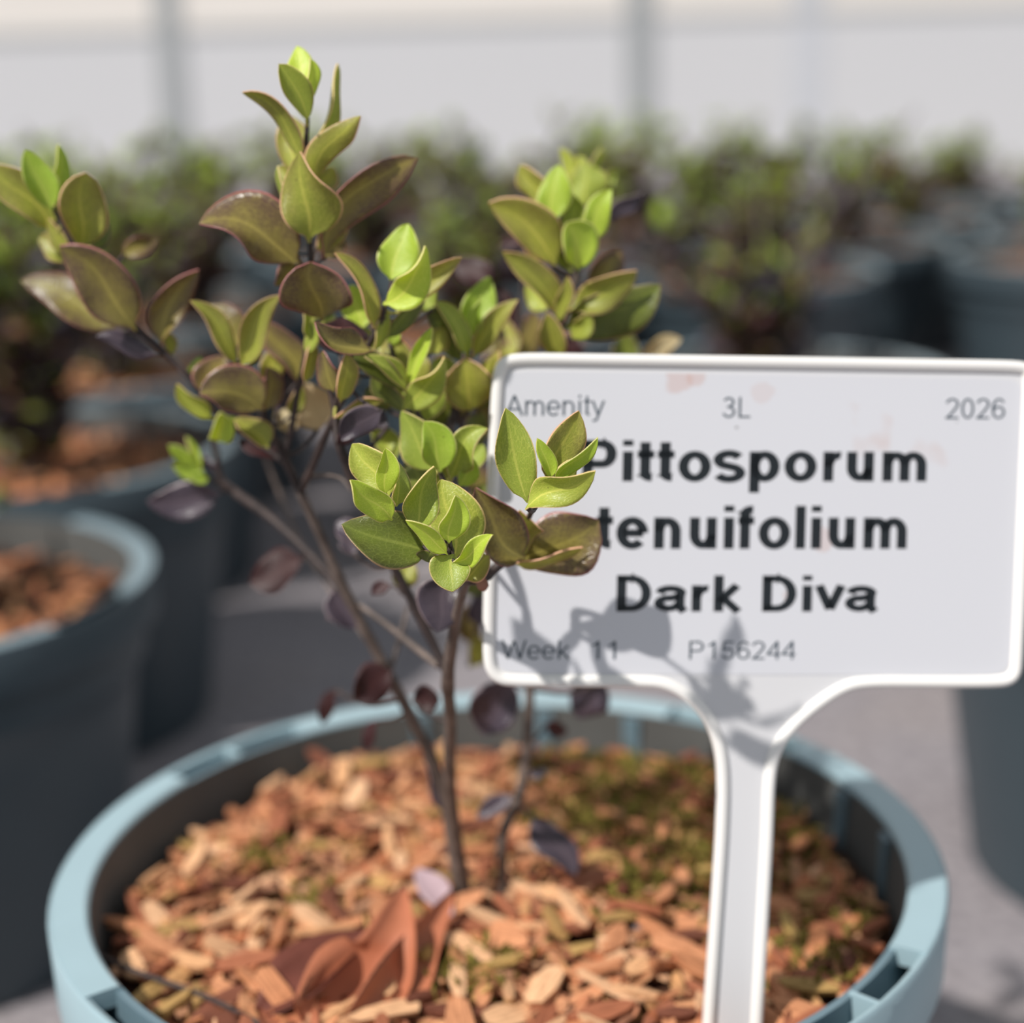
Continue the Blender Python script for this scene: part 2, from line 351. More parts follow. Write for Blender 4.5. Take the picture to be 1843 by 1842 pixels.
def mulch_stuff(name, c, rad, n, zf, r, mat, soil, label, lmin=.004, lmax=.010):
    m = MB(); prof = 20
    # soil body
    v = [(c[0], c[1], zf(0, 0)-.002)]; rings = 7; seg = 40
    for i in range(1, rings+1):
        for j in range(seg):
            a = 6.2832*j/seg; rr = rad*i/rings; v.append((c[0]+rr*math.cos(a), c[1]+rr*math.sin(a), zf(rr*math.cos(a), rr*math.sin(a))-.002))
    f = [(0, 1+j, 1+(j+1) % seg) for j in range(seg)]
    for i in range(rings-1):
        for j in range(seg): f.append((1+i*seg+j, 1+(i+1)*seg+j, 1+(i+1)*seg+(j+1) % seg, 1+i*seg+(j+1) % seg))
    b0 = len(v)
    for j in range(seg):
        p = v[1+(rings-1)*seg+j]; v.append((c[0]+(p[0]-c[0])*.82, c[1]+(p[1]-c[1])*.82, .03))
    for j in range(seg): f.append((1+(rings-1)*seg+j, b0+j, b0+(j+1) % seg, 1+(rings-1)*seg+(j+1) % seg))
    m.add(v, f, 1)
    for i in range(n):
        a = r.uniform(0, 6.2832); rr = rad*math.sqrt(r.random())*.965; x, y = rr*math.cos(a), rr*math.sin(a)
        L = r.uniform(lmin, lmax); W = L*r.uniform(.22, .5)
        M = chip_xform(r, c[0]+x, c[1]+y, zf(x, y)+r.uniform(-.001, .0012), L, W, r.uniform(.0006, .0015), .35)
        vv, ff = CH[i % 14]; m.add([M @ Vector(p) for p in vv], ff, 0)
    o = m.build(name, [mat, soil], smooth=False, label=label, cat='mulch', kind='stuff'); return o
mulch_stuff('bark_mulch', (0, 0), .0838, 2300, msurf, random.Random(3), CHIPS, SOIL, 'orange brown bark mulch filling the pale teal pot in front')
chip_me = [[mesh('wood_chip', CH[k][0], CH[k][1], mt, smooth=False) for k in range(14)] for mt in CHIPM]
rc = random.Random(12); cnt = 0; placed = []
while cnt < 300:
    a = rc.uniform(0, 6.2832); rr = .081*math.sqrt(rc.random()); x, y = rr*math.cos(a), rr*math.sin(a)
    if y < -.060 or (abs(x+.003) < .006 and abs(y+.003) < .006): continue
    if rc.random() > (1.0 if y < .01 else .6): continue
    L_ = rc.uniform(.008, .0165)*(1.1 if y < 0 else .78); asp = rc.uniform(.20, .50); W = L_*asp
    if any((x-a_)**2+(y-b_)**2 < (.0042)**2 for a_, b_ in placed): continue
    placed.append((x, y))
    M = chip_xform(rc, x, y, msurf(x, y)+rc.uniform(.001, .0030), L_, W, rc.uniform(.0009, .0020), .24)
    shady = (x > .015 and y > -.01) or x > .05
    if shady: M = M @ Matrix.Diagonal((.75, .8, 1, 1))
    u = rc.random()*(.6 if shady else 1)+(.40 if shady else 0); ci = 0  # darker, mossier mix where shady: shade put into the chip colours
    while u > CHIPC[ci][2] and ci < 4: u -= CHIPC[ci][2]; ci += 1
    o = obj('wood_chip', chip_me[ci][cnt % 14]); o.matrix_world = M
    side = ('left' if x < -.025 else 'right' if x > .03 else 'middle'); dep = 'back' if y > .025 else 'front'; shp = 'long' if asp < .35 else 'broad'
    lb = '%s %s bark chip on the mulch at %s %s of front pot' % (shp, CHIPC[ci][0], dep, side)
    tag(o, lb, 'bark chip', '%s %s chips, %s %s' % (shp, CHIPC[ci][0], dep, side))
    cnt += 1
# moss
rm = random.Random(5); m = MB(); zones = [(atZ(1170, 1420, ZM), .020, 700), (atZ(1080, 1500, ZM), .014, 300), (atZ(1240, 1560, ZM), .018, 420), (atZ(850, 1780, ZM), .007, 150), (atZ(1480, 1480, ZM), .014, 260), (atZ(1000, 1380, ZM), .012, 200),
    (atZ(560, 1640, ZM), .006, 80), (atZ(1480, 1720, ZM), .020, 320), (atZ(1150, 1640, ZM), .010, 160), (atZ(480, 1560, ZM), .006, 50)]
for c, sg, n in zones:
    for i in range(n):
        x, y = c.x+rm.gauss(0, sg*.6), c.y+rm.gauss(0, sg*.6)
        if math.hypot(x, y) > .080: continue
        z = msurf(x, y)+rm.uniform(0, .0022); L = rm.uniform(.0016, .0042); wv = L*rm.uniform(.25, .45)
        d = Vector((rm.gauss(0, 1), rm.gauss(0, 1), rm.uniform(.2, 1.4))).normalized(); s = d.cross(Vector((rm.gauss(0, 1), rm.gauss(0, 1), rm.gauss(0, 1)))).normalized(); nn = d.cross(s)
        p = Vector((x, y, z))
        m.add([p-s*wv*.3, p+s*wv*.3, p+d*L*.5+s*wv*.5+nn*L*.1, p+d*L+nn*L*.3, p+d*L*.5-s*wv*.5+nn*L*.1, p+d*L*.5-nn*wv*.3], [(0, 1, 2, 4), (2, 3, 4), (0, 4, 5), (1, 5, 2), (2, 5, 3), (4, 3, 5)])
m.build('moss', MOSS, smooth=False, label='olive green moss growing between bark chips in the front pot', cat='moss', kind='stuff')

# ------------------------------------------------------------------ leaves
def leaf_geo(B, T, W, bowv, n0, roll0, roll1, fold, curl, wav, ph, prof='ov', nu=15, nv=8, th=.00016, sig=0., asym=0.):
    """blade from B to T. returns verts (relative to B), faces, material index, uv"""
    ch = T-B; Ln = ch.length; ctl = (B+T)/2 + bowv
    top, bot, uvs = [], [], []
    pts = []; nrm = []
    for i in range(nu+1):
        s = i/nu
        p = B*(1-s)**2 + ctl*(2*s*(1-s)) + T*s*s
        t = ((ctl-B)*(1-s) + (T-ctl)*s).normalized()
        n = (n0 - t*n0.dot(t)).normalized(); sd_ = t.cross(n)
        a = roll0 + (roll1-roll0)*s
        n2 = n*math.cos(a) + sd_*math.sin(a); s2 = t.cross(n2)
        p = p - n2*(curl*Ln*s**3) + s2*(sig*Ln*math.sin(2*math.pi*s))
        pet = .06
        if s < pet: hw = .035
        else:
            q = (s-pet)/(1-pet); e = .60 if prof == 'ov' else .52 if prof == 'ob' else 1.0
            # ov = broadest near the middle, ob = broadest toward the tip, la = narrow
            pk = q**(.85 if prof == 'ov' else 1.25 if prof == 'ob' else .9)
            hw = max(.035 if s < .3 else 0, math.sin(math.pi*min(1, pk))**e * (1-.22*q**5))
        hw *= W/2
        if i == nu: hw = W*.012
        for j in range(nv+1):
            v = -1+2*j/nv
            fa = fold*abs(v)**.6
            y = math.copysign(1, v)*abs(v)*hw*math.cos(fa)*(1+math.copysign(asym, v)); z = abs(v)*hw*math.sin(fa)
            z += wav*hw*math.sin(s*6+ph+(1.9 if v > 0 else 0))*v*v
            c = p + s2*y + n2*z
            top.append(c + n2*th); bot.append(c - n2*th); uvs.append(((v+1)/2, s))
    k = nv+1; nn = len(top); f = []; mi = []
    for i in range(nu):
        for j in range(nv):
            a, b, c, d = i*k+j, i*k+j+1, (i+1)*k+j+1, (i+1)*k+j
            f.append((a, d, c, b)); mi.append(0); f.append((nn+a, nn+b, nn+c, nn+d)); mi.append(1)
    for i in range(nu):
        for j in (0, nv):
            a, d = i*k+j, (i+1)*k+j
            q = (a, nn+a, nn+d, d) if j == 0 else (d, nn+d, nn+a, a)
            f.append(q); mi.append(0)
    return [p-B for p in top+bot], f, mi, uvs+uvs
SH = Vector((-.0035, -.003, ZM))
SHRUB = empty('shrub', SH, label='sharp focused shrub with lime tips and bronze leaves in the front pot', cat='shrub')
BR = {}; BP = {}
def branch(code, pts, mat=TWIG, sub=5, n=8):
    """pts: (px, py, Y, radius px)"""
    P = [atY(x, y, Y) for x, y, Y, r in pts]; rad = [r/ppm(p) for p, (x, y, Y, r) in zip(P, pts)]
    C = catmull(P, sub); BP[code] = C; rr = catmull([Vector((a, 0, 0)) for a in rad], sub)
    rb = random.Random(code)
    m = MB(); m.tube(C, [max(.0002, q.x*(1+rb.uniform(-.08, .08))) for q in rr], n)
    b = m.build('branch', mat, SHRUB, org=SH); BR[code] = b; return b
_li = 0
def L(code, c, bx, by, tx, ty, w, Y, dy=0., b=0, r=0, r1=None, f=18, k=0., wv=.30, prof='ov', lab=None):
    """one leaf on a branch. base and tip as seen, real depth Y of the base, dy = depth of tip minus base"""
    global _li; _li += 1
    B = atY(bx, by, Y); T = atY(tx, ty, Y+dy); sc = ppm((B+T)/2)
    dx, dyp = tx-bx, ty-by; ln = math.hypot(dx, dyp)
    bow = (RT*(-dyp/ln) - UP*(dx/ln))*(b/sc)
    n0 = (CAM-(B+T)/2).normalized()
    rr = random.Random(_li); tw = rr.uniform(-16, 16); k += rr.uniform(-.02, .12)
    g = leaf_geo(B, T, w/sc*1.20, bow, n0, math.radians(r), math.radians((r if r1 is None else r1)+tw), math.radians(f), k, wv, rr.random()*6, prof, sig=rr.uniform(-.05, .05), asym=rr.uniform(-.22, .22))
    np_ = min(BP[code], key=lambda q: (q-B).length); dist = (np_-B).length
    if dist > .0005:                                   # leaf stalk back to its branch
        mp_ = (np_+B)/2 + Vector((0, 0, -.12*dist)); tb = MB(); cp = catmull([np_, mp_, B+(T-B)*.04], 4)
        tb.tube([q-B for q in cp], [max(.00022, min(.0005, .00022+.02*dist))]*len(cp), 6)
        n_ = len(g[0]); g = (g[0]+tb.v, g[1]+[tuple(i+n_ for i in q) for q in tb.f], g[2]+[2]*len(tb.f), g[3]+[(.5, .03)]*len(tb.v))
    me = mesh('leaf', g[0], g[1], list(LM[c])+[GREENT if (c in 'ymo' and dist < .004) else TWIG], True, g[2], g[3])
    return obj('leaf', me, BR[code], loc=B-SH)

# branches (trunks first)
branch('S1', [(846, 1668, -.003, 13), (836, 1600, -.004, 12), (820, 1500, -.010, 11), (809, 1400, -.017, 11), (811, 1300, -.026, 11), (806, 1225, -.034, 12), (818, 1130, -.044, 10), (832, 1070, -.053, 9), (842, 1045, -.058, 8)], BARK)
branch('S2', [(834, 1660, -.002, 12), (812, 1500, -.004, 12), (790, 1400, -.006, 11), (745, 1300, -.009, 11), (692, 1200, -.012, 11), (650, 1120, -.014, 10), (610, 1040, -.016, 10), (575, 960, -.018, 9), (540, 885, -.020, 9)], BARK)
branch('S4', [(806, 1215, -.032, 9), (775, 1150, -.030, 9), (735, 1070, -.030, 9), (690, 985, -.032, 8), (655, 915, -.034, 8), (628, 850, -.036, 8), (608, 790, -.038, 8), (603, 735, -.038, 7), (590, 690, -.038, 5)], TWIG)
branch('S6', [(905, 1668, -.002, 11), (904, 1560, -.002, 10), (906, 1500, -.002, 10), (935, 1430, .000, 10), (948, 1350, .001, 9), (954, 1240, .002, 8), (960, 1050, .004, 7), (972, 800, -.004, 7), (984, 660, -.010, 7), (1000, 600, -.012, 7), (1012, 572, -.012, 8), (1028, 530, -.012, 7), (1040, 490, -.012, 5)], BARK)
branch('C', [(540, 885, -.020, 8), (510, 820, -.021, 8), (482, 765, -.023, 7), (466, 725, -.025, 6), (440, 670, -.026, 5), (432, 655, -.026, 4)])
branch('A', [(512, 822, -.021, 6), (524, 775, -.022, 6), (535, 710, -.025, 6), (547, 660, -.027, 6), (556, 600, -.029, 6), (562, 540, -.030, 6), (560, 470, -.031, 6), (556, 400, -.031, 5), (552, 300, -.031, 5), (551, 255, -.031, 4.5), (553, 215, -.031, 4), (550, 170, -.031, 3)])
branch('E', [(540, 885, -.020, 8), (562, 840, -.025, 7), (585, 785, -.030, 7), (608, 738, -.032, 6), (632, 685, -.034, 6), (662, 625, -.036, 6), (684, 580, -.037, 6), (696, 545, -.038, 4)])
branch('I', [(520, 840, -.021, 6), (488, 815, -.020, 6), (440, 785, -.019, 6), (395, 752, -.018, 7), (370, 715, -.018, 7), (330, 668, -.018, 7), (285, 625, -.018, 7), (245, 588, -.018, 7), (205, 530, -.018, 6), (165, 478, -.018, 5), (138, 450, -.018, 5), (112, 405, -.018, 4), (94, 372, -.018, 4)])
branch('J', [(652, 1122, -.014, 7), (600, 1045, -.010, 7), (545, 985, -.005, 7), (482, 928, .001, 8), (425, 888, .004, 8), (398, 862, .005, 7), (390, 825, .005, 6), (386, 790, .005, 5)])
branch('J2', [(425, 888, .004, 6), (395, 872, .003, 5), (362, 852, .002, 4)])
branch('K', [(842, 1045, -.058, 7), (812, 1030, -.058, 6), (770, 1000, -.059, 5), (728, 950, -.063, 5), (706, 915, -.068, 4), (698, 896, -.070, 3)])
branch('Lc', [(842, 1045, -.058, 7), (830, 1030, -.064, 7), (818, 1010, -.069, 7), (812, 990, -.072, 5), (810, 975, -.073, 3)])
branch('M', [(832, 1070, -.053, 6), (826, 1000, -.053, 6), (815, 930, -.052, 5), (800, 870, -.050, 5), (786, 840, -.050, 3)])
branch('G', [(836, 1058, -.054, 6), (838, 960, -.050, 6), (826, 860, -.038, 6), (812, 790, -.029, 6), (822, 710, -.023, 6), (840, 650, -.022, 6), (845, 610, -.022, 4)])
branch('Fs', [(826, 860, -.038, 5), (790, 800, -.038, 5), (752, 745, -.037, 5), (732, 700, -.037, 5), (728, 680, -.037, 3)])
branch('Nn', [(842, 1045, -.058, 9), (868, 1042, -.056, 10), (890, 1025, -.054, 9), (915, 1002, -.053, 8), (934, 978, -.051, 6), (950, 935, -.056, 5), (972, 895, -.066, 3.5)])
branch('D', [(603, 735, -.038, 5), (612, 700, -.040, 4), (625, 660, -.042, 4), (640, 620, -.043, 3)])
branch('Hb', [(984, 660, -.010, 4), (1006, 560, .004, 4), (1035, 440, .016, 4), (1048, 350, .020, 3)])
branch('S6b', [(978, 720, -.006, 5), (1030, 690, .006, 4), (1090, 668, .016, 4), (1150, 655, .020, 3)])
branch('T1', [(790, 1200, -.028, 6), (740, 1160, -.022, 6), (690, 1120, -.018, 5), (640, 1085, -.014, 4), (612, 1062, -.010, 3)], BARK)
branch('T2', [(700, 1210, -.012, 5), (712, 1175, -.010, 4), (725, 1130, -.008, 4), (735, 1090, -.006, 3)], BARK)
branch('T3', [(545, 862, -.020, 4), (580, 855, -.024, 3.5), (615, 862, -.028, 3), (632, 885, -.030, 2.5)], BARK)
branch('T4', [(845, 1200, .02, 5), (862, 1120, .02, 5), (868, 1000, .02, 5), (880, 850, .018, 4), (905, 700, .016, 4), (930, 610, .015, 3)], TWIG)
branch('T5', [(690, 1195, -.012, 4), (560, 1010, .02, 4), (500, 880, .03, 4), (470, 800, .03, 3)], BARK)

# --- shoot A (tallest)
yA = -.031
L('A', 'y', 549, 175, 531, 80, 42, yA, .004, 3, -5, f=12)
L('A', 'y', 553, 185, 563, 105, 26, yA-.002, 0, 5, 25, f=25)
L('A', 'm', 553, 222, 503, 116, 46, yA-.003, -.003, 16, 12, f=24, prof='ob')
L('A', 'o', 546, 292, 441, 156, 36, yA-.001, -.001, 40, -30, f=14, k=-.1)
L('A', 'm', 562, 262, 618, 115, 34, yA+.003, .004, 14, 48, f=30)
L('A', 'o', 547, 312, 518, 202, 56, yA+.004, .005, -22, -25, f=10)
L('A', 'o', 568, 330, 649, 209, 46, yA-.001, -.002, -38, 40, -24, f=-16)
L('A', 'o', 554, 432, 520, 292, 98, yA-.004, -.004, 22, 12, -42, f=16, k=.12)
L('A', 'm', 556, 432, 496, 300, 36, yA-.001, 0, -14, -60, f=10)
L('A', 'd', 538, 478, 361, 392, 96, yA-.001, -.005, 50, -20, 34, f=14, k=.05)
L('A', 'd', 536, 455, 496, 515, 36, yA+.001, -.002, -10, -30, f=10)
L('A', 'd', 582, 472, 749, 282, 70, yA, .001, -84, 62, -8, f=14, k=0, prof='ob')
L('A', 'o', 566, 452, 634, 330, 42, yA+.005, .004, 8, 35, f=10)
L('A', 'd', 580, 578, 560, 470, 112, yA-.004, -.006, -10, 4, f=20, k=-.1, prof='ob')
L('A', 'm', 560, 612, 545, 548, 26, yA-.001, 0, 0, 20)
L('A', 'm', 552, 640, 580, 560, 26, yA-.001, 0, 0, -20)
L('A', 'o', 548, 690, 566, 610, 26, yA-.001, 0, 0, 30)
# --- shoot C
yC = -.026
L('C', 'o', 426, 660, 345, 540, 36, yC-.001, -.002, 22, 25, f=26)
L('C', 'd', 432, 628, 365, 545, 58, yC+.004, .003, 18, -10, f=-22)
L('C', 'o', 432, 662, 500, 535, 46, yC-.003, -.003, -20, -12, f=22)
L('C', 'g', 450, 662, 464, 602, 22, yC, 0, 0, 40)
L('C', 'd', 536, 694, 466, 580, 52, yC+.006, .003, 26, 10, f=10)
L('C', 'd', 385, 712, 406, 642, 60, yC+.002, .002, -22, -20, f=12)
L('C', 'y', 380, 716, 430, 666, 34, yC+.006, .004, 4, 5)
L('C', 'y', 345, 694, 362, 642, 30, yC+.008, .003, -4, 10)
L('C', 'd', 474, 738, 360, 706, 78, yC-.003, -.005, 30, -48, 24, f=12, k=.04)
L('C', 'd', 478, 738, 484, 662, 40, yC-.001, -.002, 10, 24, f=16)
L('C', 'p', 500, 744, 505, 654, 42, yC+.008, .002, 6, 10)
L('C', 'o', 524, 750, 541, 694, 28, yC+.004, .0, 4, 10)
L('C', 'w', 572, 778, 548, 690, 74, yC+.012, .004, -4, 5, f=8)
L('C', 'w', 512, 780, 515, 722, 44, yC+.012, .004, 0, 5, f=8)
L('I', 'm', 380, 755, 318, 692, 32, -.019, -.002, -6, -10)
L('I', 'y', 392, 795, 398, 745, 44, -.019, -.004, 3, 10, f=30)
L('I', 'y', 392, 772, 420, 752, 26, -.019, -.002, 3, 10, f=20)
L('C', 'o', 482, 808, 424, 752, 44, yC-.001, 0, 8, 20, f=25)
L('C', 'r', 505, 828, 430, 790, 26, yC+.006, 0, -6, 20)
# --- shoot D
yD = -.043
L('D', 'd', 672, 632, 566, 580, 58, yD-.002, -.004, -40, 30, f=36, wv=.04)
L('D', 'r', 612, 640, 618, 570, 76, yD+.008, .004, 0, 0, f=8)
L('D', 'd', 602, 705, 580, 632, 40, yD-.001, -.001, -4, -30, f=12)
L('D', 'o', 612, 724, 626, 638, 36, yD-.002, -.002, 4, 24, f=16)
L('D', 'o', 600, 752, 690, 722, 24, yD+.002, 0, -8, 40, f=10)
L('D', 'p', 688, 738, 614, 792, 48, yD-.002, 0, 10, -10, f=16)
L('D', 'r', 606, 800, 640, 770, 24, yD+.002, 0, 0, 20)
# --- shoot E
yE = -.037
L('E', 'o', 674, 592, 607, 453, 40, yE-.001, -.002, 26, 38, f=26)
L('E', 'y', 704, 508, 734, 402, 66, yE+.003, .003, -8, -12, f=22)
L('E', 'y', 690, 548, 776, 450, 56, yE-.004, -.004, 20, -24, 56, f=20, k=.06)
L('E', 'o', 716, 565, 831, 465, 40, yE, .001, -22, 18, f=20)
L('E', 'g', 692, 612, 768, 492, 32, yE+.001, .002, 14, 35, f=14)
L('E', 'y', 652, 595, 632, 512, 50, yE+.010, .003, 0, 5, f=10)
L('E', 'm', 780, 560, 740, 500, 46, yE+.012, .003, 0, 5, f=10)
L('E', 'm', 672, 632, 700, 560, 24, yE, 0, 0, 40)
# --- shoot F
yF = -.037
L('Fs', 'g', 727, 704, 611, 626, 40, yF-.002, -.003, 18, -22, f=20)
L('Fs', 'm', 730, 704, 661, 638, 32, yF-.003, -.003, 14, 28, f=24)
L('Fs', 'y', 736, 696, 778, 590, 30, yF-.002, -.001, -8, -30, f=30)
L('Fs', 'o', 742, 700, 764, 632, 32, yF+.001, .002, 3, 20)
L('Fs', 'm', 726, 738, 808, 654, 48, yF-.002, -.004, -2, -30, 60, f=16, k=.05)
L('Fs', 'o', 722, 690, 696, 600, 46, yF+.004, .003, 3, -5, f=10)
L('Fs', 'g', 730, 745, 672, 668, 36, yF, 0, -12, -30, f=12)
L('Fs', 'm', 745, 758, 792, 690, 48, yF+.003, 0, 0, 15, f=14)
L('Fs', 'y', 700, 620, 720, 592, 22, yF+.006, 0, 0, 0)
# --- shoot G
yG = -.022
L('G', 'g', 832, 655, 760, 545, 38, yG-.001, -.001, 10, -18, f=18)
L('G', 'm', 842, 642, 783, 544, 38, yG-.003, -.002, 20, 20, f=24)
L('G', 'y', 846, 612, 881, 498, 56, yG+.003, .003, -10, -8, f=26)
L('G', 'y', 842, 612, 866, 543, 24, yG-.002, -.001, -4, 12, f=28)
L('G', 'o', 850, 645, 931, 539, 38, yG-.001, -.001, -18, 40, -30, f=26)
L('G', 'o', 846, 742, 836, 656, 92, yG-.006, -.004, 2, 4, f=18, k=.16, prof='ob')
L('G', 'o', 850, 700, 894, 632, 36, yG-.001, -.002, 10, -20, f=20)
L('G', 'm', 815, 745, 790, 664, 42, yG-.002, .0, 0, -20, f=14)
L('G', 'g', 806, 770, 766, 716, 44, yG+.003, 0, 0, 0)
L('G', 'g', 850, 735, 878, 690, 40, yG+.002, 0, 0, 20)
L('G', 'd', 862, 790, 880, 720, 40, yG+.008, 0, 0, 10)
L('G', 'd', 840, 760, 800, 705, 44, yG+.009, 0, 0, 0)
L('G', 'g', 770, 800, 742, 738, 46, yG+.009, 0, 0, 0)
L('T4', 'd', 932, 650, 962, 560, 54, .014, .004, 4, 10, f=14)
L('T4', 'o', 918, 650, 905, 570, 36, .012, .004, 4, -20, f=14)
L('T4', 'd', 900, 690, 880, 580, 44, .012, .004, 4, -10, f=14)
L('T4', 'r', 934, 600, 893, 516, 30, .018, .004, 4, 20, f=14)
L('T4', 'r', 885, 515, 815, 470, 48, .020, .004, 6, 0, f=14)
L('T4', 'r', 946, 436, 897, 446, 20, .02, 0, 8, 30)
L('T4', 'g', 900, 560, 870, 520, 30, .03, 0, 0, 0)
# --- shoot H (behind the label)
yH = -.012
L('S6', 'o', 1000, 482, 880, 369, 70, yH-.001, -.002, 42, 34, -28, f=18)
L('S6', 'o', 975, 372, 934, 298, 44, yH+.004, .002, 8, -15, f=16)
L('S6', 'y', 992, 402, 1004, 296, 54, yH+.001, .001, -8, -10, f=16)
L('S6', 'm', 1030, 494, 1030, 348, 56, yH+.001, .002, -12, -10, f=20)
L('S6', 'y', 1050, 436, 1100, 341, 44, yH-.001, 0, -6, 10, f=20)
L('S6', 'y', 1040, 488, 1020, 400, 64, yH-.004, -.003, 12, 8, f=16, prof='ob')
L('S6', 'o', 1004, 572, 905, 454, 50, yH-.003, -.003, 26, 52, 0, f=24)
L('S6', 'o', 1024, 558, 1146, 488, 56, yH-.003, -.002, 12, -44, 52, f=18)
L('S6', 'g', 1012, 592, 1188, 514, 82, yH-.001, -.002, 12, 16, f=14)
L('S6', 'd', 1060, 522, 1118, 452, 50, yH+.006, .002, 4, 14, f=12)
L('S6', 'o', 1005, 580, 1022, 498, 28, yH-.004, -.002, 4, -20)
L('S6', 'o', 1000, 650, 984, 566, 44, yH-.005, -.003, 2, -10, f=20)
L('S6', 'm', 1030, 610, 1060, 565, 34, yH-.004, -.002, 2, -10, f=10)
L('Hb', 'm', 1036, 338, 1008, 266, 24, .020, .002, 3, 0)
L('Hb', 'm', 1050, 318, 1086, 268, 20, .022, .002, 3, 30)
L('Hb', 'm', 1052, 372, 1052, 292, 66, .018, .002, 3, 5, f=-14)
L('Hb', 'm', 1066, 362, 1112, 306, 30, .020, .002, -3, 25)
L('Hb', 'p', 1090, 400, 1158, 350, 30, .018, .002, -8, 30)
L('Hb', 'm', 1040, 330, 1042, 280, 30, .022, .002, 0, 10)
L('S6b', 'g', 1120, 668, 1130, 596, 44, .02, 0, 0, 0)
L('S6b', 'w', 1150, 650, 1226, 610, 36, .022, 0, -4, 5)
L('S6b', 'r', 1020, 650, 1036, 608, 50, .02, 0, 0, 0)
# --- shoot I (left)
yI = -.018
L('I', 'y', 92, 380, 46, 270, 50, yI-.001, -.001, 0, -5, f=18)
L('I', 'y', 99, 372, 112, 260, 34, yI+.002, .001, 2, 20, f=20)
L('I', 'o', 142, 452, 156, 312, 78, yI-.003, -.003, -6, 5, f=14, prof='ob')
L('I', 'o', 92, 420, -22, 296, 66, yI+.002, -.003, 22, 0, f=12)
L('I', 'o', 126, 460, 86, 394, 28, yI+.001, 0, -4, -30)
L('I', 'g', 172, 452, 186, 388, 32, yI+.004, .002, 0, 20)
L('I', 'd', 244, 596, 104, 456, 90, yI-.004, -.005, 42, 20, -40, f=16, k=.05)
L('I', 'd', 215, 592, 36, 504, 66, yI+.010, .004, 20, 0, f=8)
L('I', 'd', 292, 622, 358, 487, 58, yI-.001, -.002, -40, -50, 40, f=24)
L('I', 'o', 310, 640, 290, 585, 22, yI+.001, 0, 0, 30)
L('I', 'p', 285, 640, 172, 607, 32, yI-.002, -.002, 8, 10, f=-20)
L('I', 'd', 220, 462, 284, 432, 34, yI+.014, .002, -6, 0)
L('I', 'r', 232, 575, 214, 540, 26, yI-.002, 0, 0, 0)
# --- shoot J
yJ = .003
L('J2', 'y', 362, 856, 338, 786, 22, yJ, .001, -6, 25, f=25)
L('J2', 'y', 360, 856, 303, 802, 30, yJ-.002, -.002, 6, -10, f=25)
L('J2', 'y', 364, 860, 311, 838, 26, yJ-.003, -.002, -6, 10, f=25)
L('J2', 'y', 374, 862, 342, 858, 24, yJ-.003, -.002, -8, 10, f=25)
L('J', 'p', 398, 886, 264, 904, 58, yJ-.001, -.002, -14, -16, f=16)
L('J', 'p', 392, 850, 366, 822, 24, yJ+.002, 0, 0, -40)
# --- cluster K
yK = -.071
L('K', 'm', 698, 900, 632, 800, 66, yK+.003, .003, 14, -14, f=14)
L('K', 'y', 694, 890, 694, 806, 38, yK-.002, -.001, 2, 5, f=20)
L('K', 'y', 706, 936, 635, 864, 50, yK-.004, -.004, -6, -40, 20, f=26, prof='ov')
L('K', 'm', 712, 912, 704, 826, 40, yK+.001, .001, 18, 40, f=14)
L('K', 'g', 778, 996, 620, 940, 88, yK+.002, -.002, -10, 18, f=10, k=.04)
L('K', 'g', 776, 992, 768, 1012, 36, yK+.001, 0, 0, 0)
# --- cluster L
yL = -.075
L('Lc', 'y', 808, 978, 820, 892, 46, yL-.003, -.002, -3, 6, f=22)
L('Lc', 'm', 816, 1008, 796, 862, 88, yL+.003, .004, 10, 10, f=16)
L('Lc', 'm', 752, 960, 786, 846, 60, yL+.001, -.002, -26, -40, 58, f=22, k=.05)
L('Lc', 'y', 806, 998, 732, 942, 32, yL-.003, -.003, 12, -20, f=26)
L('Lc', 'y', 814, 1012, 884, 962, 36, yL-.003, -.003, 12, 50, -36, f=30)
L('Lc', 'm', 816, 998, 814, 1064, 64, yL-.002, -.004, 6, 0, f=14)
L('Lc', 'g', 832, 1016, 862, 945, 42, yL+.005, .002, 0, 15)
L('Lc', 'g', 780, 990, 765, 920, 40, yL+.006, .002, 0, -15)
L('Lc', 'o', 836, 1045, 880, 1000, 44, yL+.010, .002, 0, -15)
# --- cluster M
yM = -.050
L('M', 'm', 782, 850, 721, 741, 60, yM+.002, .002, 0, -18, f=14)
L('M', 'y', 792, 850, 764, 760, 56, yM-.002, -.001, 12, 5, f=14)
L('M', 'm', 808, 866, 872, 767, 48, yM, -.001, -26, 40, -30, f=22)
L('M', 'y', 826, 876, 852, 826, 32, yM, .001, 3, 10)
L('M', 'o', 800, 880, 780, 830, 40, yM+.003, .001, 3, 10)
# --- cluster N (in front of the label)
yN = -.072
L('Nn', 'm', 950, 905, 914, 738, 66, yN-.001, -.001, -12, -30, 14, f=16)
L('Nn', 'o', 984, 868, 1047, 744, 66, yN+.004, .002, -14, 18, f=22)
L('Nn', 'y', 990, 862, 968, 790, 28, yN-.002, -.001, 6, 10, f=24)
L('Nn', 'y', 998, 868, 1077, 794, 28, yN-.003, -.002, -6, 20, f=26)
L('Nn', 'm', 946, 918, 1070, 858, 56, yN-.004, -.004, -12, -44, 50, f=22, k=.03)
L('Nn', 'm', 985, 906, 1030, 826, 44, yN+.001, .001, 4, 26, f=14)
L('Nn', 'd', 944, 1004, 856, 884, 100, -.050-.005, -.005, -24, 18, -6, f=40, wv=.08)
L('Nn', 'o', 944, 1008, 936, 920, 66, -.050-.004, -.003, -18, 18, f=14, prof='ob')
L('Nn', 'd', 926, 1012, 1078, 944, 108, -.050-.001, -.002, 10, 12, f=14, k=.0, prof='ob')
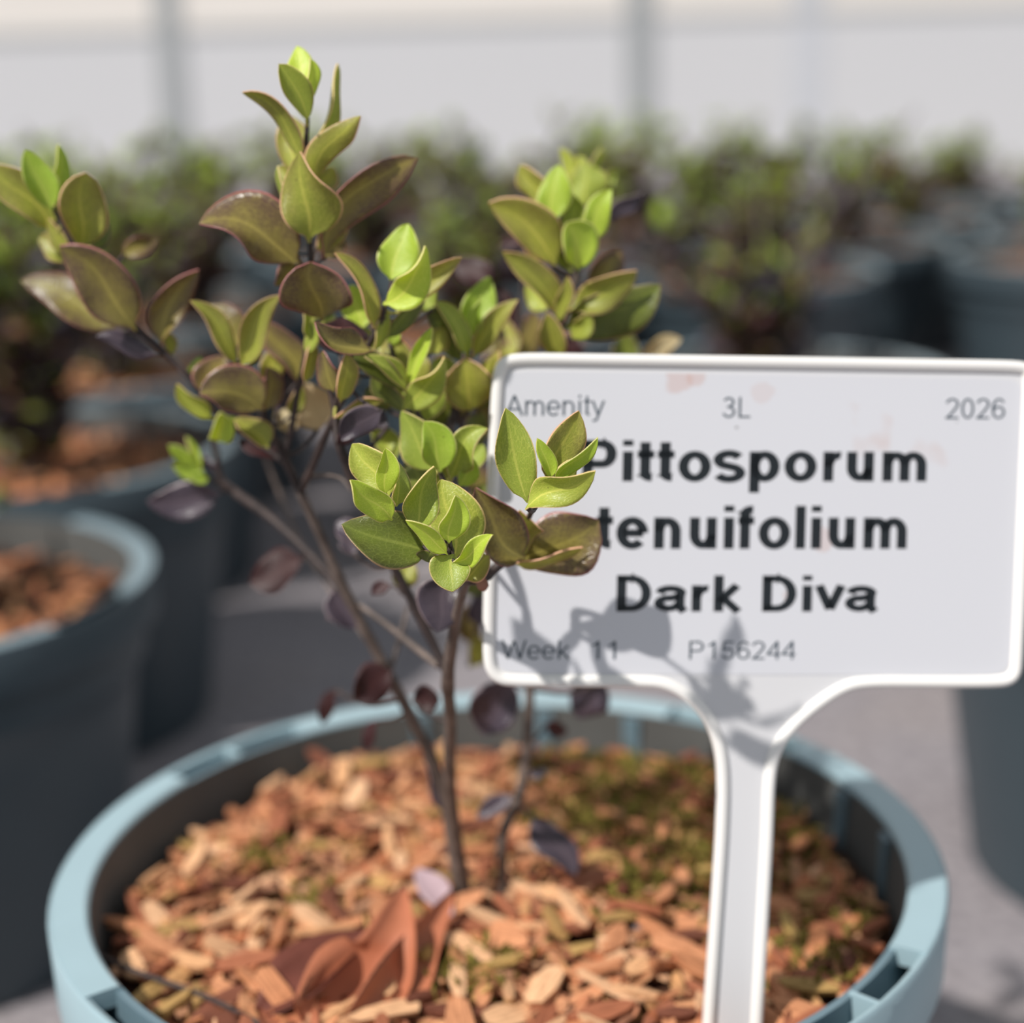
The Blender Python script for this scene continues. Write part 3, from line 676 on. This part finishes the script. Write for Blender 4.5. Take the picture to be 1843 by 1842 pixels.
L('Nn', 'o', 924, 1014, 1050, 996, 30, -.050-.003, -.002, 6, 50, f=10)
# --- lower, darker leaves
L('J', 'r', 548, 1006, 448, 1048, 62, -.002, .002, -10, 10, f=12)
L('T1', 'p', 604, 1058, 640, 1132, 50, -.010, -.002, 8, -12, f=26)
L('T1', 'p', 606, 1060, 596, 1118, 26, -.008, -.002, 4, -40, f=16)
L('S1', 'p', 812, 1042, 788, 1138, 74, -.044, -.004, 10, -8, f=14)
L('S4', 'r', 704, 1054, 668, 1070, 22, -.028, 0, 4, 20)
L('S4', 'p', 640, 980, 606, 940, 40, -.026, .004, 4, 10)
L('S4', 'p', 640, 1000, 614, 960, 36, -.020, .004, 4, 10)
L('S2', 'r', 706, 1208, 640, 1264, 62, -.014, -.002, 8, -10, f=14)
L('S2', 'r', 604, 1240, 580, 1304, 26, .004, 0, 4, 20)
L('S2', 'r', 680, 1296, 656, 1352, 22, -.008, 0, 4, 30)
L('S1', 'r', 742, 1262, 792, 1262, 46, -.022, 0, -4, 10)
L('S6', 'p', 926, 1228, 872, 1326, 78, .000, 0, 10, -10, f=14)
L('S6', 'p', 1090, 1226, 1040, 1294, 64, .006, 0, 6, 0, f=12)
L('S6', 'r', 980, 1306, 1022, 1320, 28, .010, 0, -4, 20)
L('S6', 'p', 922, 1430, 858, 1474, 30, -.004, -.002, -4, 10, f=14)
L('S6', 'p', 958, 1466, 1036, 1576, 54, -.004, -.006, -6, 0, f=22)
L('S6', 'p', 952, 1398, 985, 1385, 16, -.002, 0, 0, 0)
L('S2', 'p', 797, 1462, 764, 1362, 22, -.006, 0, 2, 30, f=14)
L('T4', 'g', 858, 1080, 842, 1000, 50, .018, 0, 2, 0)
L('T4', 'p', 860, 1130, 872, 1050, 46, .018, 0, 2, 0)
L('T4', 'o', 852, 1200, 862, 1140, 30, .018, 0, 2, 0)
L('T4', 'd', 846, 1160, 838, 1090, 40, .022, 0, 2, 0)
L('T4', 'g', 860, 1010, 848, 930, 44, .018, 0, 2, 0)
L('T4', 'd', 868, 900, 850, 830, 46, .018, 0, 2, 0)
L('S4', 'o', 715, 1060, 740, 1010, 40, -.026, .002, 0, 0)
L('S4', 'p', 700, 770, 640, 740, 34, -.030, .002, 0, 10)
L('S4', 'm', 712, 830, 674, 760, 42, -.030, .004, 0, 0)
# --- leaves deeper inside the crown
for a_ in [('E','m',640,640,655,585,40,-.025),('E','o',690,660,660,610,44,-.028),('Fs','m',760,720,700,665,46,-.030),('Fs','o',770,640,800,590,40,-.028),('G','m',815,690,775,650,44,-.020),('G','g',835,800,870,745,46,-.025),
           ('M','g',770,880,735,820,50,-.040),('M','m',830,850,870,800,36,-.042),('M','g',850,930,872,870,44,-.035),('A','g',560,620,600,560,50,-.020),('C','o',470,690,505,620,40,-.020),('C','d',440,720,400,665,50,-.018),
           ('E','g',610,700,640,650,40,-.020),('Fs','g',700,740,660,700,46,-.028),('G','d',880,640,905,590,40,-.005),('S6','m',985,560,950,510,44,-.006),('S6','g',1060,560,1110,520,44,-.006),
           ('S6','o',975,470,950,420,50,-.004),('I','o',130,470,70,430,46,-.012),('I','d',180,520,130,500,50,-.008),('A','o',545,350,500,300,44,-.024),('A','o',560,350,600,300,40,-.022),('A','d',575,460,620,430,40,-.020)]:
    L(*a_, dy=.003, b=(a_[2]+a_[3]) % 11-5, r=(a_[2]*7+a_[3]) % 50-25, f=16)
# bud on the near fork
p = atY(866, 1052, -.060); m = MB()
m.tube(catmull([p+UP*.0012-RT*.001, p+UP*.0004, p-UP*.0006+RT*.0004, p-UP*.0012+RT*.0006], 3), [.0002, .0006, .0009, .001, .0011, .0011, .001, .0007, .0004, .0001], 8)
m.build('bud', bark('bud_scale', lin(120, 70, 60), lin(170, 120, 96)), BR['Nn'], org=SH)

# ------------------------------------------------------------------ plant label
LR = Vector((.99643651, .05743575, -.06176899)); LU = Vector((.04767002, .22066725, .97418352)); LF = Vector((.06958335, -.97365656, .21714294))
LC = Vector((.05075971, -.03642415, .21317088))
def onlab(x, y):
    d = ray(x, y); p = CAM + d*(((LC-CAM).dot(LF))/d.dot(LF)) - LC; return (p.dot(LR), p.dot(LU))
def lw(u, v, z=0.): return LC + LR*u + LU*v + LF*z
opx = [(930, 635), (1400, 642), (1822, 649), (1850, 653), (1862, 670), (1861, 700), (1850, 950), (1840, 1190), (1836, 1216), (1822, 1232), (1795, 1238), (1680, 1238), (1560, 1237), (1520, 1246), (1470, 1280), (1430, 1316), (1404, 1354), (1394, 1400), (1391, 1500), (1372, 1842), (1364, 2020),
       (1256, 2020), (1266, 1842), (1289, 1500), (1292, 1400), (1286, 1345), (1268, 1298), (1232, 1260), (1196, 1241), (1160, 1237), (1040, 1237), (920, 1236), (894, 1231), (877, 1215), (869, 1190), (869, 1100), (876, 900), (884, 700), (888, 668), (900, 644)]
O = [Vector(onlab(*p)+(0,)) for p in opx]
def chaikin(P, it=2):
    for _ in range(it):
        Q = []
        for i in range(len(P)):
            a, b = P[i], P[(i+1) % len(P)]
            if (b-a).length > .03: Q += [a*.94+b*.06, a*.06+b*.94]
            else: Q += [a*.75+b*.25, a*.25+b*.75]
        P = Q
    return P
O = chaikin(O)
def inset(P, d):
    out = []; n = len(P)
    for i in range(n):
        e1 = (P[i]-P[i-1]).normalized(); e2 = (P[(i+1) % n]-P[i]).normalized(); t = (e1+e2).normalized()
        nn = Vector((t.y, -t.x, 0)); out.append(P[i]+nn*(d/max(.5, nn.dot(Vector((e1.y, -e1.x, 0))))))
    return out
LB = lw(*onlab(1312, 1990))
LAB = empty('plant_label', LB, label='white plastic T shaped plant label with bold black lettering standing in front pot', cat='plant label')
m = MB(); n = len(O); Oi = inset(O, .0001)
m.add([lw(p.x, p.y, 0) for p in Oi] + [lw(p.x, p.y, -.0011) for p in Oi], [tuple(reversed(range(n))), tuple(range(n, 2*n))] + [(i, (i+1) % n, (i+1) % n+n, i+n) for i in range(n)])
m.build('plate', WHITE, LAB, org=LB, smooth=False)
m = MB(); prof = [(0, -.0012), (0, .0005), (.0003, .0009), (.0008, .0011), (.0015, .0010), (.0020, .0006), (.0023, .00002)]
rings = [[lw(q.x, q.y, z) for q in inset(O, d)] for d, z in prof]; k = len(prof); vv = []
for rg in rings: vv += rg
m.add(vv, [(a*n+i, a*n+(i+1) % n, (a+1)*n+(i+1) % n, (a+1)*n+i) for a in range(k-1) for i in range(n)])
m.build('raised_border', BORD, LAB, org=LB)
cpx = [(930, 668), (1400, 675), (1815, 682), (1836, 690), (1839, 715), (1830, 950), (1820, 1180), (1812, 1205), (1790, 1214), (1400, 1215), (930, 1212), (902, 1206), (892, 1180), (893, 1100), (900, 900), (907, 700), (912, 678)]
Cc = chaikin([Vector(onlab(*p)+(0,)) for p in cpx]); n = len(Cc); m = MB()
m.add([lw(p.x, p.y, .00008) for p in Cc] + [lw(p.x, p.y, -.0002) for p in Cc], [tuple(reversed(range(n))), tuple(range(n, 2*n))] + [(i, (i+1) % n, (i+1) % n+n, i+n) for i in range(n)])
card = m.build('printed_card', CARD, LAB, org=LB, smooth=False)
def glyphs(t):
    h = t/2; q = h*.76; X = .519; Cp = .716
    def arc(cx, cy, rx, ry, a0, a1, n=14): return [(cx+rx*math.cos(math.radians(a0+(a1-a0)*i/n)), cy+ry*math.sin(math.radians(a0+(a1-a0)*i/n))) for i in range(n+1)]
    def ell(cx, cy, rx, ry): return arc(cx, cy, rx, ry, 0, 360, 28)
    def arch(x0, x1): return arc((x0+x1)/2, X-q-.17, (x1-x0)/2, .17, 180, 0) + [(x1, 0)]
    s0 = .065+h; G = {}
    G['A'] = (.667, [[(h*.7, 0), (.333, Cp-q*.6)], [(.333, Cp-q*.6), (.667-h*.7, 0)], [(.16, .225), (.507, .225)]])
    G['m'] = (.85, [[(s0, 0), (s0, X)], arch(s0, .425), arch(.425, .785-h)])
    G['n'] = (.57, [[(s0, 0), (s0, X)], arch(s0, .505-h)])
    G['u'] = (.57, [[(.505-h, 0), (.505-h, X)], [(s0, X)] + arc((s0+.505-h)/2, q+.17, (.505-h-s0)/2, .17, 180, 360)])
    G['r'] = (.37, [[(s0, 0), (s0, X)], arc(s0+.17, X-q-.2, .17, .2, 180, 80)])
    G['e'] = (.556, [arc(.28, X/2, .24-h+.02, X/2-q+.01, 0, 318, 26), [(.28-.24+h, X/2), (.28+.26-h, X/2)]])
    G['o'] = (.58, [ell(.29, X/2, .262-h, X/2-q+.01)])
    G['i'] = (.25, [[(.125, 0), (.125, X)], [(.125, Cp-.10), (.125, Cp)]])
    G['l'] = (.25, [[(.125, 0), (.125, Cp)]])
    G['t'] = (.31, [[(.14, .68), (.14, .12)] + arc(.24, .12, .10, .12-q, 180, 275, 6), [(.015, X-q*.8), (.285, X-q*.8)]])
    G['f'] = (.31, [[(.125, 0), (.125, .58)] + arc(.235, .58, .11, Cp-q-.58, 180, 80, 6), [(.015, X-q*.8), (.275, X-q*.8)]])
    G['y'] = (.5, [[(h*.8, X), (.255, .02)], [(.5-h*.8, X), (.255, .02), (.205, -.12)] + [(.15, -.17), (.04, -.165)]])
    G['v'] = (.52, [[(h*.8, X), (.26, h*.6)], [(.52-h*.8, X), (.26, h*.6)]])
    G['k'] = (.53, [[(s0, 0), (s0, Cp)], [(.46, X), (s0, .19)], [(.20, .29), (.49, 0)]])
    G['p'] = (.59, [[(s0, -.2), (s0, X)], ell(.065+(.555-.065)/2, X/2, .245-h, X/2-q+.01)])
    G['P'] = (.667, [[(.08+h, 0), (.08+h, Cp)], [(.08, Cp-q), (.40, Cp-q)] + arc(.40, Cp-q-.1775, .215-h+.01, .1775, 90, -90) + [(.08, Cp-q-.355)]])
    G['D'] = (.72, [[(.08+h, 0), (.08+h, Cp)], [(.08, Cp-q), (.33, Cp-q)] + arc(.33, Cp/2, .34-h, Cp/2-q, 90, -90, 20) + [(.08, q)]])
    G['L'] = (.556, [[(.08+h, 0), (.08+h, Cp)], [(.08, q), (.52, q)]])
    G['W'] = (.94, [[(h*.7, Cp), (.235, h*.6)], [(.235, h*.6), (.47, Cp-q*.6)], [(.47, Cp-q*.6), (.705, h*.6)], [(.705, h*.6), (.94-h*.7, Cp)]])
    G['a'] = (.556, [[(.065+.02, .36)] + arc(.27, .37, .20-h*.2, X-q-.37, 150, 10, 10) + [(.465-h*.4, .30), (.465-h*.4, .09), (.51, 0)], [(.455-h*.4, .31)] + arc(.235, .165, .18-h*.2, .165-q, 75, 300, 16) + [(.455-h*.4, .14)]])
    G['s'] = (.5, [arc(.25, .375, .205-h*.4, .144-q*.55, 25, 235, 14) + [(.25, .262)] + arc(.25, .145, .215-h*.4, .145-q*.6, 60, -160, 14)])
    G['0'] = (.556, [ell(.278, Cp/2, .235-h, Cp/2-q)])
    G['1'] = (.556, [[(.325, 0), (.325, Cp)], [(.33, Cp-q*.5), (.25, .60), (.11, .53)]])
    G['2'] = (.556, [arc(.275, Cp-q-.17, .225-h*.6, .17, 170, -35, 14) + [(.30, .24), (.06+h, q)], [(.03, q), (.51, q)]])
    G['3'] = (.556, [arc(.265, .54, .19-h*.4, Cp-q-.54, 160, -85, 14), arc(.27, .20, .225-h*.5, .20-q, 80, -165, 16), [(.2, .378), (.29, .378)]])
    G['4'] = (.556, [[(.41, 0), (.41, Cp)], [(.40, Cp-q), (.05, .21)], [(.02, .20), (.53, .20)]])
    G['5'] = (.556, [[(.48, Cp-q), (.14, Cp-q), (.09, .37)], [(.09, .36)] + arc(.275, .225, .225-h*.5, .225-q, 130, -165, 18)])
    G['6'] = (.556, [ell(.285, .225, .225-h*.6, .225-q), arc(.30, Cp/2, .245-h*.6, Cp/2-q, 40, 190, 14)])
    return G
def stroke(mm, P, t, xf):
    closed = (abs(P[0][0]-P[-1][0]) + abs(P[0][1]-P[-1][1])) < 1e-6
    Q = [Vector((a, b, 0)) for a, b in P]; n = len(Q); Lf, Rg = [], []
    for i in range(n):
        if closed: e1 = (Q[i]-Q[i-1 if i else n-2]).normalized(); e2 = (Q[i+1 if i < n-1 else 1]-Q[i]).normalized()
        else: e1 = (Q[i]-Q[i-1]).normalized() if i else (Q[1]-Q[0]).normalized(); e2 = (Q[i+1]-Q[i]).normalized() if i < n-1 else e1
        tt = (e1+e2).normalized(); nn = Vector((-tt.y, tt.x, 0)); d = t/2/max(.55, nn.dot(Vector((-e1.y, e1.x, 0))))
        of = Vector((nn.x*d, nn.y*d*.76, 0)); Lf.append(Q[i]+of); Rg.append(Q[i]-of)
    mm.add([xf(p) for p in Lf+Rg], [(i, n+i, n+i+1, i+1) for i in range(n-1)])
def smudge(px, py, rad, amt):
    nt = CARD.node_tree; b = nt.nodes['Principled BSDF']; src = b.inputs['Base Color'].links[0].from_socket; o = coord(nt)
    c = lw(*onlab(px, py)) - LB; d = N(nt, 'ShaderNodeVectorMath', operation='DISTANCE'); nt.links.new(o, d.inputs[0]); d.inputs[1].default_value = c
    q = math_(nt, 'ADD', math_(nt, 'DIVIDE', d.outputs['Value'], rad), math_(nt, 'MULTIPLY_ADD', noise(nt, 260, 3, o), 1.4, -.7))
    r_ = N(nt, 'ShaderNodeMapRange'); r_.inputs[1].default_value = 1.05; r_.inputs[2].default_value = .75; r_.inputs[3].default_value = 0; r_.inputs[4].default_value = amt; nt.links.new(q, r_.inputs[0])
    nt.links.new(mixrgb(nt, r_.outputs[0], src, lin(184, 128, 104)), b.inputs['Base Color'])
smudge(1222, 683, .0028, .30); smudge(1250, 680, .0018, .30); smudge(1372, 706, .0022, .15); smudge(1482, 972, .0024, .25); smudge(1420, 1072, .0012, .2)
def word(txt, x0, y0, x1, y1, bold, mat):
    t = .164 if bold else .084; G = glyphs(t); x = 0; S_ = []
    for ch in txt:
        if ch == ' ': x += .278; continue
        wd, st = G[ch]; S_ += [[(a+x, b) for a, b in q] for q in st]; x += wd + .012
    tmp = MB()
    for q in S_: stroke(tmp, q, t, lambda p: p)
    ax, bx = min(v.x for v in tmp.v), max(v.x for v in tmp.v); ay, by = min(v.y for v in tmp.v), max(v.y for v in tmp.v)
    q00 = Vector(onlab(x0, y1)); q10 = Vector(onlab(x1, y1)); q01 = Vector(onlab(x0, y0)); W = (q10-q00).x; H = (q01-q00).y
    xf = lambda v: lw(q00.x+(v.x-ax)/(bx-ax)*W, q00.y+(q10-q00).y*(v.x-ax)/(bx-ax)+(v.y-ay)/(by-ay)*H, .00012)
    mm = MB(); mm.add([xf(v) for v in tmp.v], tmp.f)
    mm.build('lettering', mat, card, org=LB, smooth=False)
word('Amenity', 909, 711, 1088, 759, False, INK2)
word('3L', 1300, 715, 1350, 752, False, INK2)
word('2026', 1701, 717, 1808, 754, False, INK2)
word('Pittosporum', 1047, 787, 1666, 887, True, INK)
word('tenuifolium', 1070, 910, 1631, 989, True, INK)
word('Dark Diva', 1109, 1031, 1580, 1105, True, INK)
word('Week', 902, 1152, 1025, 1188, False, INK2)
word('11', 1064, 1154, 1108, 1187, False, INK2)
word('P156244', 1240, 1153, 1431, 1187, False, INK2)

# ------------------------------------------------------------------ litter on the mulch
def blade(name, mat, P, W, up, fold, th=.0004, **kw):
    """curved dry blade along points P with half widths W"""
    C = catmull(P, 5); Wc = catmull([Vector((a, 0, 0)) for a in W], 5); v = []; n = len(C); nv = 6
    for sgn in (1, -1):
        for i, p in enumerate(C):
            t = (C[min(i+1, n-1)]-C[max(i-1, 0)]).normalized(); u = (up-t*up.dot(t)).normalized(); s = t.cross(u)
            for j in range(nv+1):
                a = -1+2*j/nv; w_ = max(.0001, Wc[i].x)
                v.append(p + s*a*w_*math.cos(fold*abs(a)) + u*(abs(a)*w_*math.sin(fold*abs(a)) + sgn*th))
    k = nv+1; N_ = n*k; f = []
    for i in range(n-1):
        for j in range(nv):
            a, b, c, d = i*k+j, i*k+j+1, (i+1)*k+j+1, (i+1)*k+j
            f += [(a, b, c, d), (N_+a, N_+d, N_+c, N_+b)]
        for j in (0, nv):
            a, d = i*k+j, (i+1)*k+j; f.append((a, d, N_+d, N_+a))
    for i in (0, n-1):
        for j in range(nv): a = i*k+j; f.append((a, a+1, N_+a+1, N_+a))
    m = MB(); m.add(v, f); return m.build(name, mat, org=P[0], **kw) if False else m.build(name, mat, **kw)
zc = ZM+.004
def z_(x, y, dz=.004): p = atZ(x, y, ZM+dz); return p
blade('dry_leaf', DRY, [z_(560, 1860, .003), z_(620, 1800, .004), z_(680, 1740, .007), z_(705, 1680, .012), z_(725, 1600, .015)], [.007, .011, .009, .005, .0008], Vector((.2, -.6, .7)), .5, label='large curled rust brown dry leaf with pointed tip at front of mulch', cat='dry leaf')
blade('dry_leaf', DRY, [z_(640, 1850, .003), z_(700, 1790, .005), z_(760, 1690, .008), z_(812, 1610, .012)], [.004, .007, .004, .0009], Vector((.5, -.5, .7)), .6, label='narrow rust brown curled leaf pointing up to the stems', cat='dry leaf')
blade('dry_leaf', DRYD, [z_(470, 1830, .004), z_(540, 1780, .006), z_(600, 1730, .007), z_(668, 1680, .008)], [.002, .008, .007, .001], Vector((-.3, -.4, .8)), .5, label='dark chestnut dry leaf lying left of the large rust leaf', cat='dry leaf')
blade('dry_leaf', DRY, [z_(480, 1800, .003), z_(520, 1840, .004), z_(560, 1880, .003)], [.001, .006, .002], Vector((.2, -.3, .9)), .3, label='small orange dry leaf at bottom edge of the photo', cat='dry leaf')
blade('fallen_leaf', LILAC, [z_(812, 1650, .006), z_(782, 1605, .009), z_(750, 1568, .010)], [.0006, .0034, .0006], Vector((.1, -.6, .8)), .3, label='faded lilac fallen leaf at the foot of the stems', cat='fallen leaf')
m = MB(); P = catmull([z_(160, 1715, .006), z_(260, 1755, .005), z_(370, 1795, .0045), z_(470, 1845, .005), z_(560, 1890, .004)], 5); m.tube(P, [.0006]*len(P), 7)
m.build('twig', TWIG, label='thin grey dry twig across the left front of mulch', cat='twig')
def pebble(x, y, dz, rx, rz, mat, label):
    c = z_(x, y, dz); m = MB(); r = random.Random(label); v = []; f = []; nu, nv = 10, 7
    for i in range(nv+1):
        ph = math.pi*i/nv
        for j in range(nu):
            a = 6.2832*j/nu; q = 1+.18*math.sin(a*2+i)+r.uniform(-.06, .06)
            v.append(c+Vector((rx*q*math.sin(ph)*math.cos(a), rx*.8*q*math.sin(ph)*math.sin(a), rz*math.cos(ph))))
    for i in range(nv):
        for j in range(nu): f.append((i*nu+j, i*nu+(j+1) % nu, (i+1)*nu+(j+1) % nu, (i+1)*nu+j))
    m.add(v, f); m.build('pebble', mat, label=label, cat='pebble')
pebble(1150, 1672, .003, .0026, .0024, PEB, 'small dark grey pebble among the mulch beside the label stake')
pebble(1148, 1645, .0052, .0018, .0015, PEBT, 'small pale bit of grit resting on the grey pebble')

# ------------------------------------------------------------------ pots and shrubs behind
def far_leaf(m, p, d, L_, W_, r, mi):
    s = d.cross(Vector((r.gauss(0, 1), r.gauss(0, 1), r.gauss(0, 1)))).normalized(); n = d.cross(s); c = r.uniform(-.15, .3)
    a = p; t = .0003
    v = [a, a+d*L_*.35+s*W_*.45+n*L_*.06, a+d*L_*.7+s*W_*.42+n*L_*(.05-c*.3), a+d*L_-n*L_*c, a+d*L_*.7-s*W_*.42+n*L_*(.05-c*.3), a+d*L_*.35-s*W_*.45+n*L_*.06, a+d*L_*.5-n*L_*.06]
    m.add(v, [(0, 1, 6), (1, 2, 6), (2, 3, 6), (3, 4, 6), (4, 5, 6), (5, 0, 6), (0, 5, 1), (1, 5, 4, 2), (2, 4, 3)], mi)
FM = [LM['y'][0], LM['m'][0], LM['o'][0], LM['d'][0], LM['r'][0], LM['p'][0]]
FM = []
for nm, c, tr in (('far_lime', (158, 178, 60), .4), ('far_green', (122, 140, 52), .35), ('far_olive', (108, 110, 44), .3), ('far_bronze', (92, 66, 44), .25), ('far_maroon', (56, 32, 32), .15), ('far_purple', (74, 66, 76), .15)):
    m_, nt, b = newmat(nm); oi = N(nt, 'ShaderNodeNewGeometry').outputs['Random Per Island']
    c0 = tuple(min(.9, q_*1.45) for q_ in lin(*c)[:3])+(1,); nt.links.new(mixrgb(nt, oi, tuple(x*.7 for x in c0[:3])+(1,), tuple(x*1.25 for x in c0[:3])+(1,)), b.inputs['Base Color']); b.inputs['Roughness'].default_value = .4
    t_ = N(nt, 'ShaderNodeBsdfTranslucent'); t_.inputs[0].default_value = c0; ms = N(nt, 'ShaderNodeMixShader'); ms.inputs[0].default_value = tr
    nt.links.new(b.outputs[0], ms.inputs[1]); nt.links.new(t_.outputs[0], ms.inputs[2]); nt.links.new(ms.outputs[0], nt.nodes['Material Output'].inputs[0]); FM.append(m_)
def shrub_meshes(seed, H, spread, nsh, lime, dens=1.0):
    """stems and foliage of one out of focus shrub, base at the origin"""
    r = random.Random(seed); st = MB(); fo = MB()
    for i in range(nsh):
        a = r.uniform(0, 6.2832); sp = spread*math.sqrt(r.random()); h = H*r.uniform(.55, 1.0)
        tip = Vector((sp*math.cos(a), sp*math.sin(a), h)); mid = Vector((tip.x*.35, tip.y*.35, h*.5))
        P = catmull([Vector((r.gauss(0, .003), r.gauss(0, .003), -.004)), mid*.5+Vector((0, 0, 0)), mid+Vector((r.gauss(0, .006), r.gauss(0, .006), 0)), tip], 4)
        st.tube(P, [.0022*(1-.7*q/len(P)) for q in range(len(P))], 6)
        nl = int((26+h*170)*dens)
        for q in range(nl):
            u = r.uniform(.12, 1)**.85; p = P[min(len(P)-1, int(u*(len(P)-1)))]
            d = Vector((r.gauss(0, .8), r.gauss(0, .8), r.uniform(.1, 1.2))).normalized(); hz = p.z/H
            Ls = r.uniform(.010, .019)*(1.1 if u < .8 else .9)
            x = hz + r.gauss(0, .18)
            if x > .80: mi = 0 if r.random() < lime else 1
            elif x > .62: mi = r.choice((1, 2, 2, 0))
            elif x > .45: mi = r.choice((2, 3, 3, 1, 5))
            else: mi = r.choice((3, 4, 4, 5, 5, 2))
            far_leaf(fo, p + d*.002, d, Ls, Ls*r.uniform(.5, .68), r, mi)
    return mesh('stem', st.v, st.f, BARK, True, st.m), mesh('foliage', fo.v, fo.f, FM, True, fo.m)
VAR = [shrub_meshes(21, .115, .075, 13, .7), shrub_meshes(22, .095, .070, 11, .4), shrub_meshes(23, .105, .060, 12, .8), shrub_meshes(24, .085, .065, 10, .5)]
LOOSE = shrub_meshes(37, .148, .125, 11, .30, .55)
BIG = shrub_meshes(31, .150, .085, 15, .75)
def far_mulch_mesh():
    r = random.Random(9); o = mulch_stuff('bark_mulch', (0, 0), .0830, 420, lambda x, y: ZM+.001, r, CHIPS, SOIL, 'x', .006, .013)
    me = o.data; bpy.data.objects.remove(o); return me
FMUL = far_mulch_mesh()
pot_proto = None
def far_pot(x, y, rot, var, sc, what, shrub=True):
    global pot_proto
    if pot_proto is None:
        pot_proto = make_pot((x, y, 0), rot, '', PLAST_SHADED, False); p = pot_proto
    else:
        p = pot_proto.copy(); COL.objects.link(p); p.location = (x, y, 0); p.rotation_euler.z = math.radians(rot)
        for ch in list(pot_proto.children):
            c = ch.copy(); COL.objects.link(c); c.parent = p
    tag(p, 'blurred teal grey nursery pot, ' + what, 'plant pot', 'out of focus nursery pots')
    mu = obj('bark_mulch', FMUL, loc=(x, y, 0), label='blurred orange bark mulch in the pot ' + what, cat='mulch', kind='stuff'); mu.rotation_euler.z = math.radians(rot*3)
    if shrub:
        e = empty('shrub', (x, y, ZM), label='blurred shrub growing in the pot ' + what, cat='shrub', group='out of focus shrubs'); e.rotation_euler.z = math.radians(rot*5); e.scale = (sc, sc, sc)
        a, b = (BIG if var == 9 else LOOSE if var == 8 else VAR[var]); obj('stem', a, e); f = obj('foliage', b, e, kind='stuff')
far_pot(-.212, .212, 20, 3, .8, 'nearest at the left edge beside the front pot')
far_pot(-.213, .412, 65, 9, 1.0, 'second along the left row')
far_pot(-.222, .625, 40, 9, 1.0, 'third along the left row')
far_pot(-.215, .84, 10, 2, 1.15, 'fourth along the left row')
far_pot(.246, .235, 50, 3, .8, 'at the right edge below the label corner')
far_pot(.350, .46, 5, 2, 1.0, 'half hidden by the label corner, second along right row')
far_pot(.140, .53, 25, 8, 1.0, 'wholly behind the label, its shrub showing above it')
far_pot(-.015, .72, 30, 1, 1.1, 'straight behind the front shrub')
far_pot(.445, .98, 30, 3, 1.0, 'at the right edge just above the label')
rp = random.Random(77); names = 'first second third fourth fifth sixth seventh eighth ninth'.split()
for j, yy in enumerate((.93, 1.13, 1.33, 1.55)):
    xs = [x*.205+(.10 if j % 2 else 0) for x in range(-4, 5)]; i = 0
    for xx in xs:
        if j == 0 and (xx > .3 or abs(xx+.215) < .1): continue
        if abs(xx) > .32*(yy+.335)+.10: continue
        far_pot(xx+rp.uniform(-.012, .012), yy+rp.uniform(-.012, .012), rp.uniform(0, 90), rp.randrange(4), rp.uniform(.95, 1.25)*(1.0 if xx < .2 else .97), '%s from left in %s far row' % (names[i], ('nearest', 'second', 'third', 'last')[j]))
        i += 1
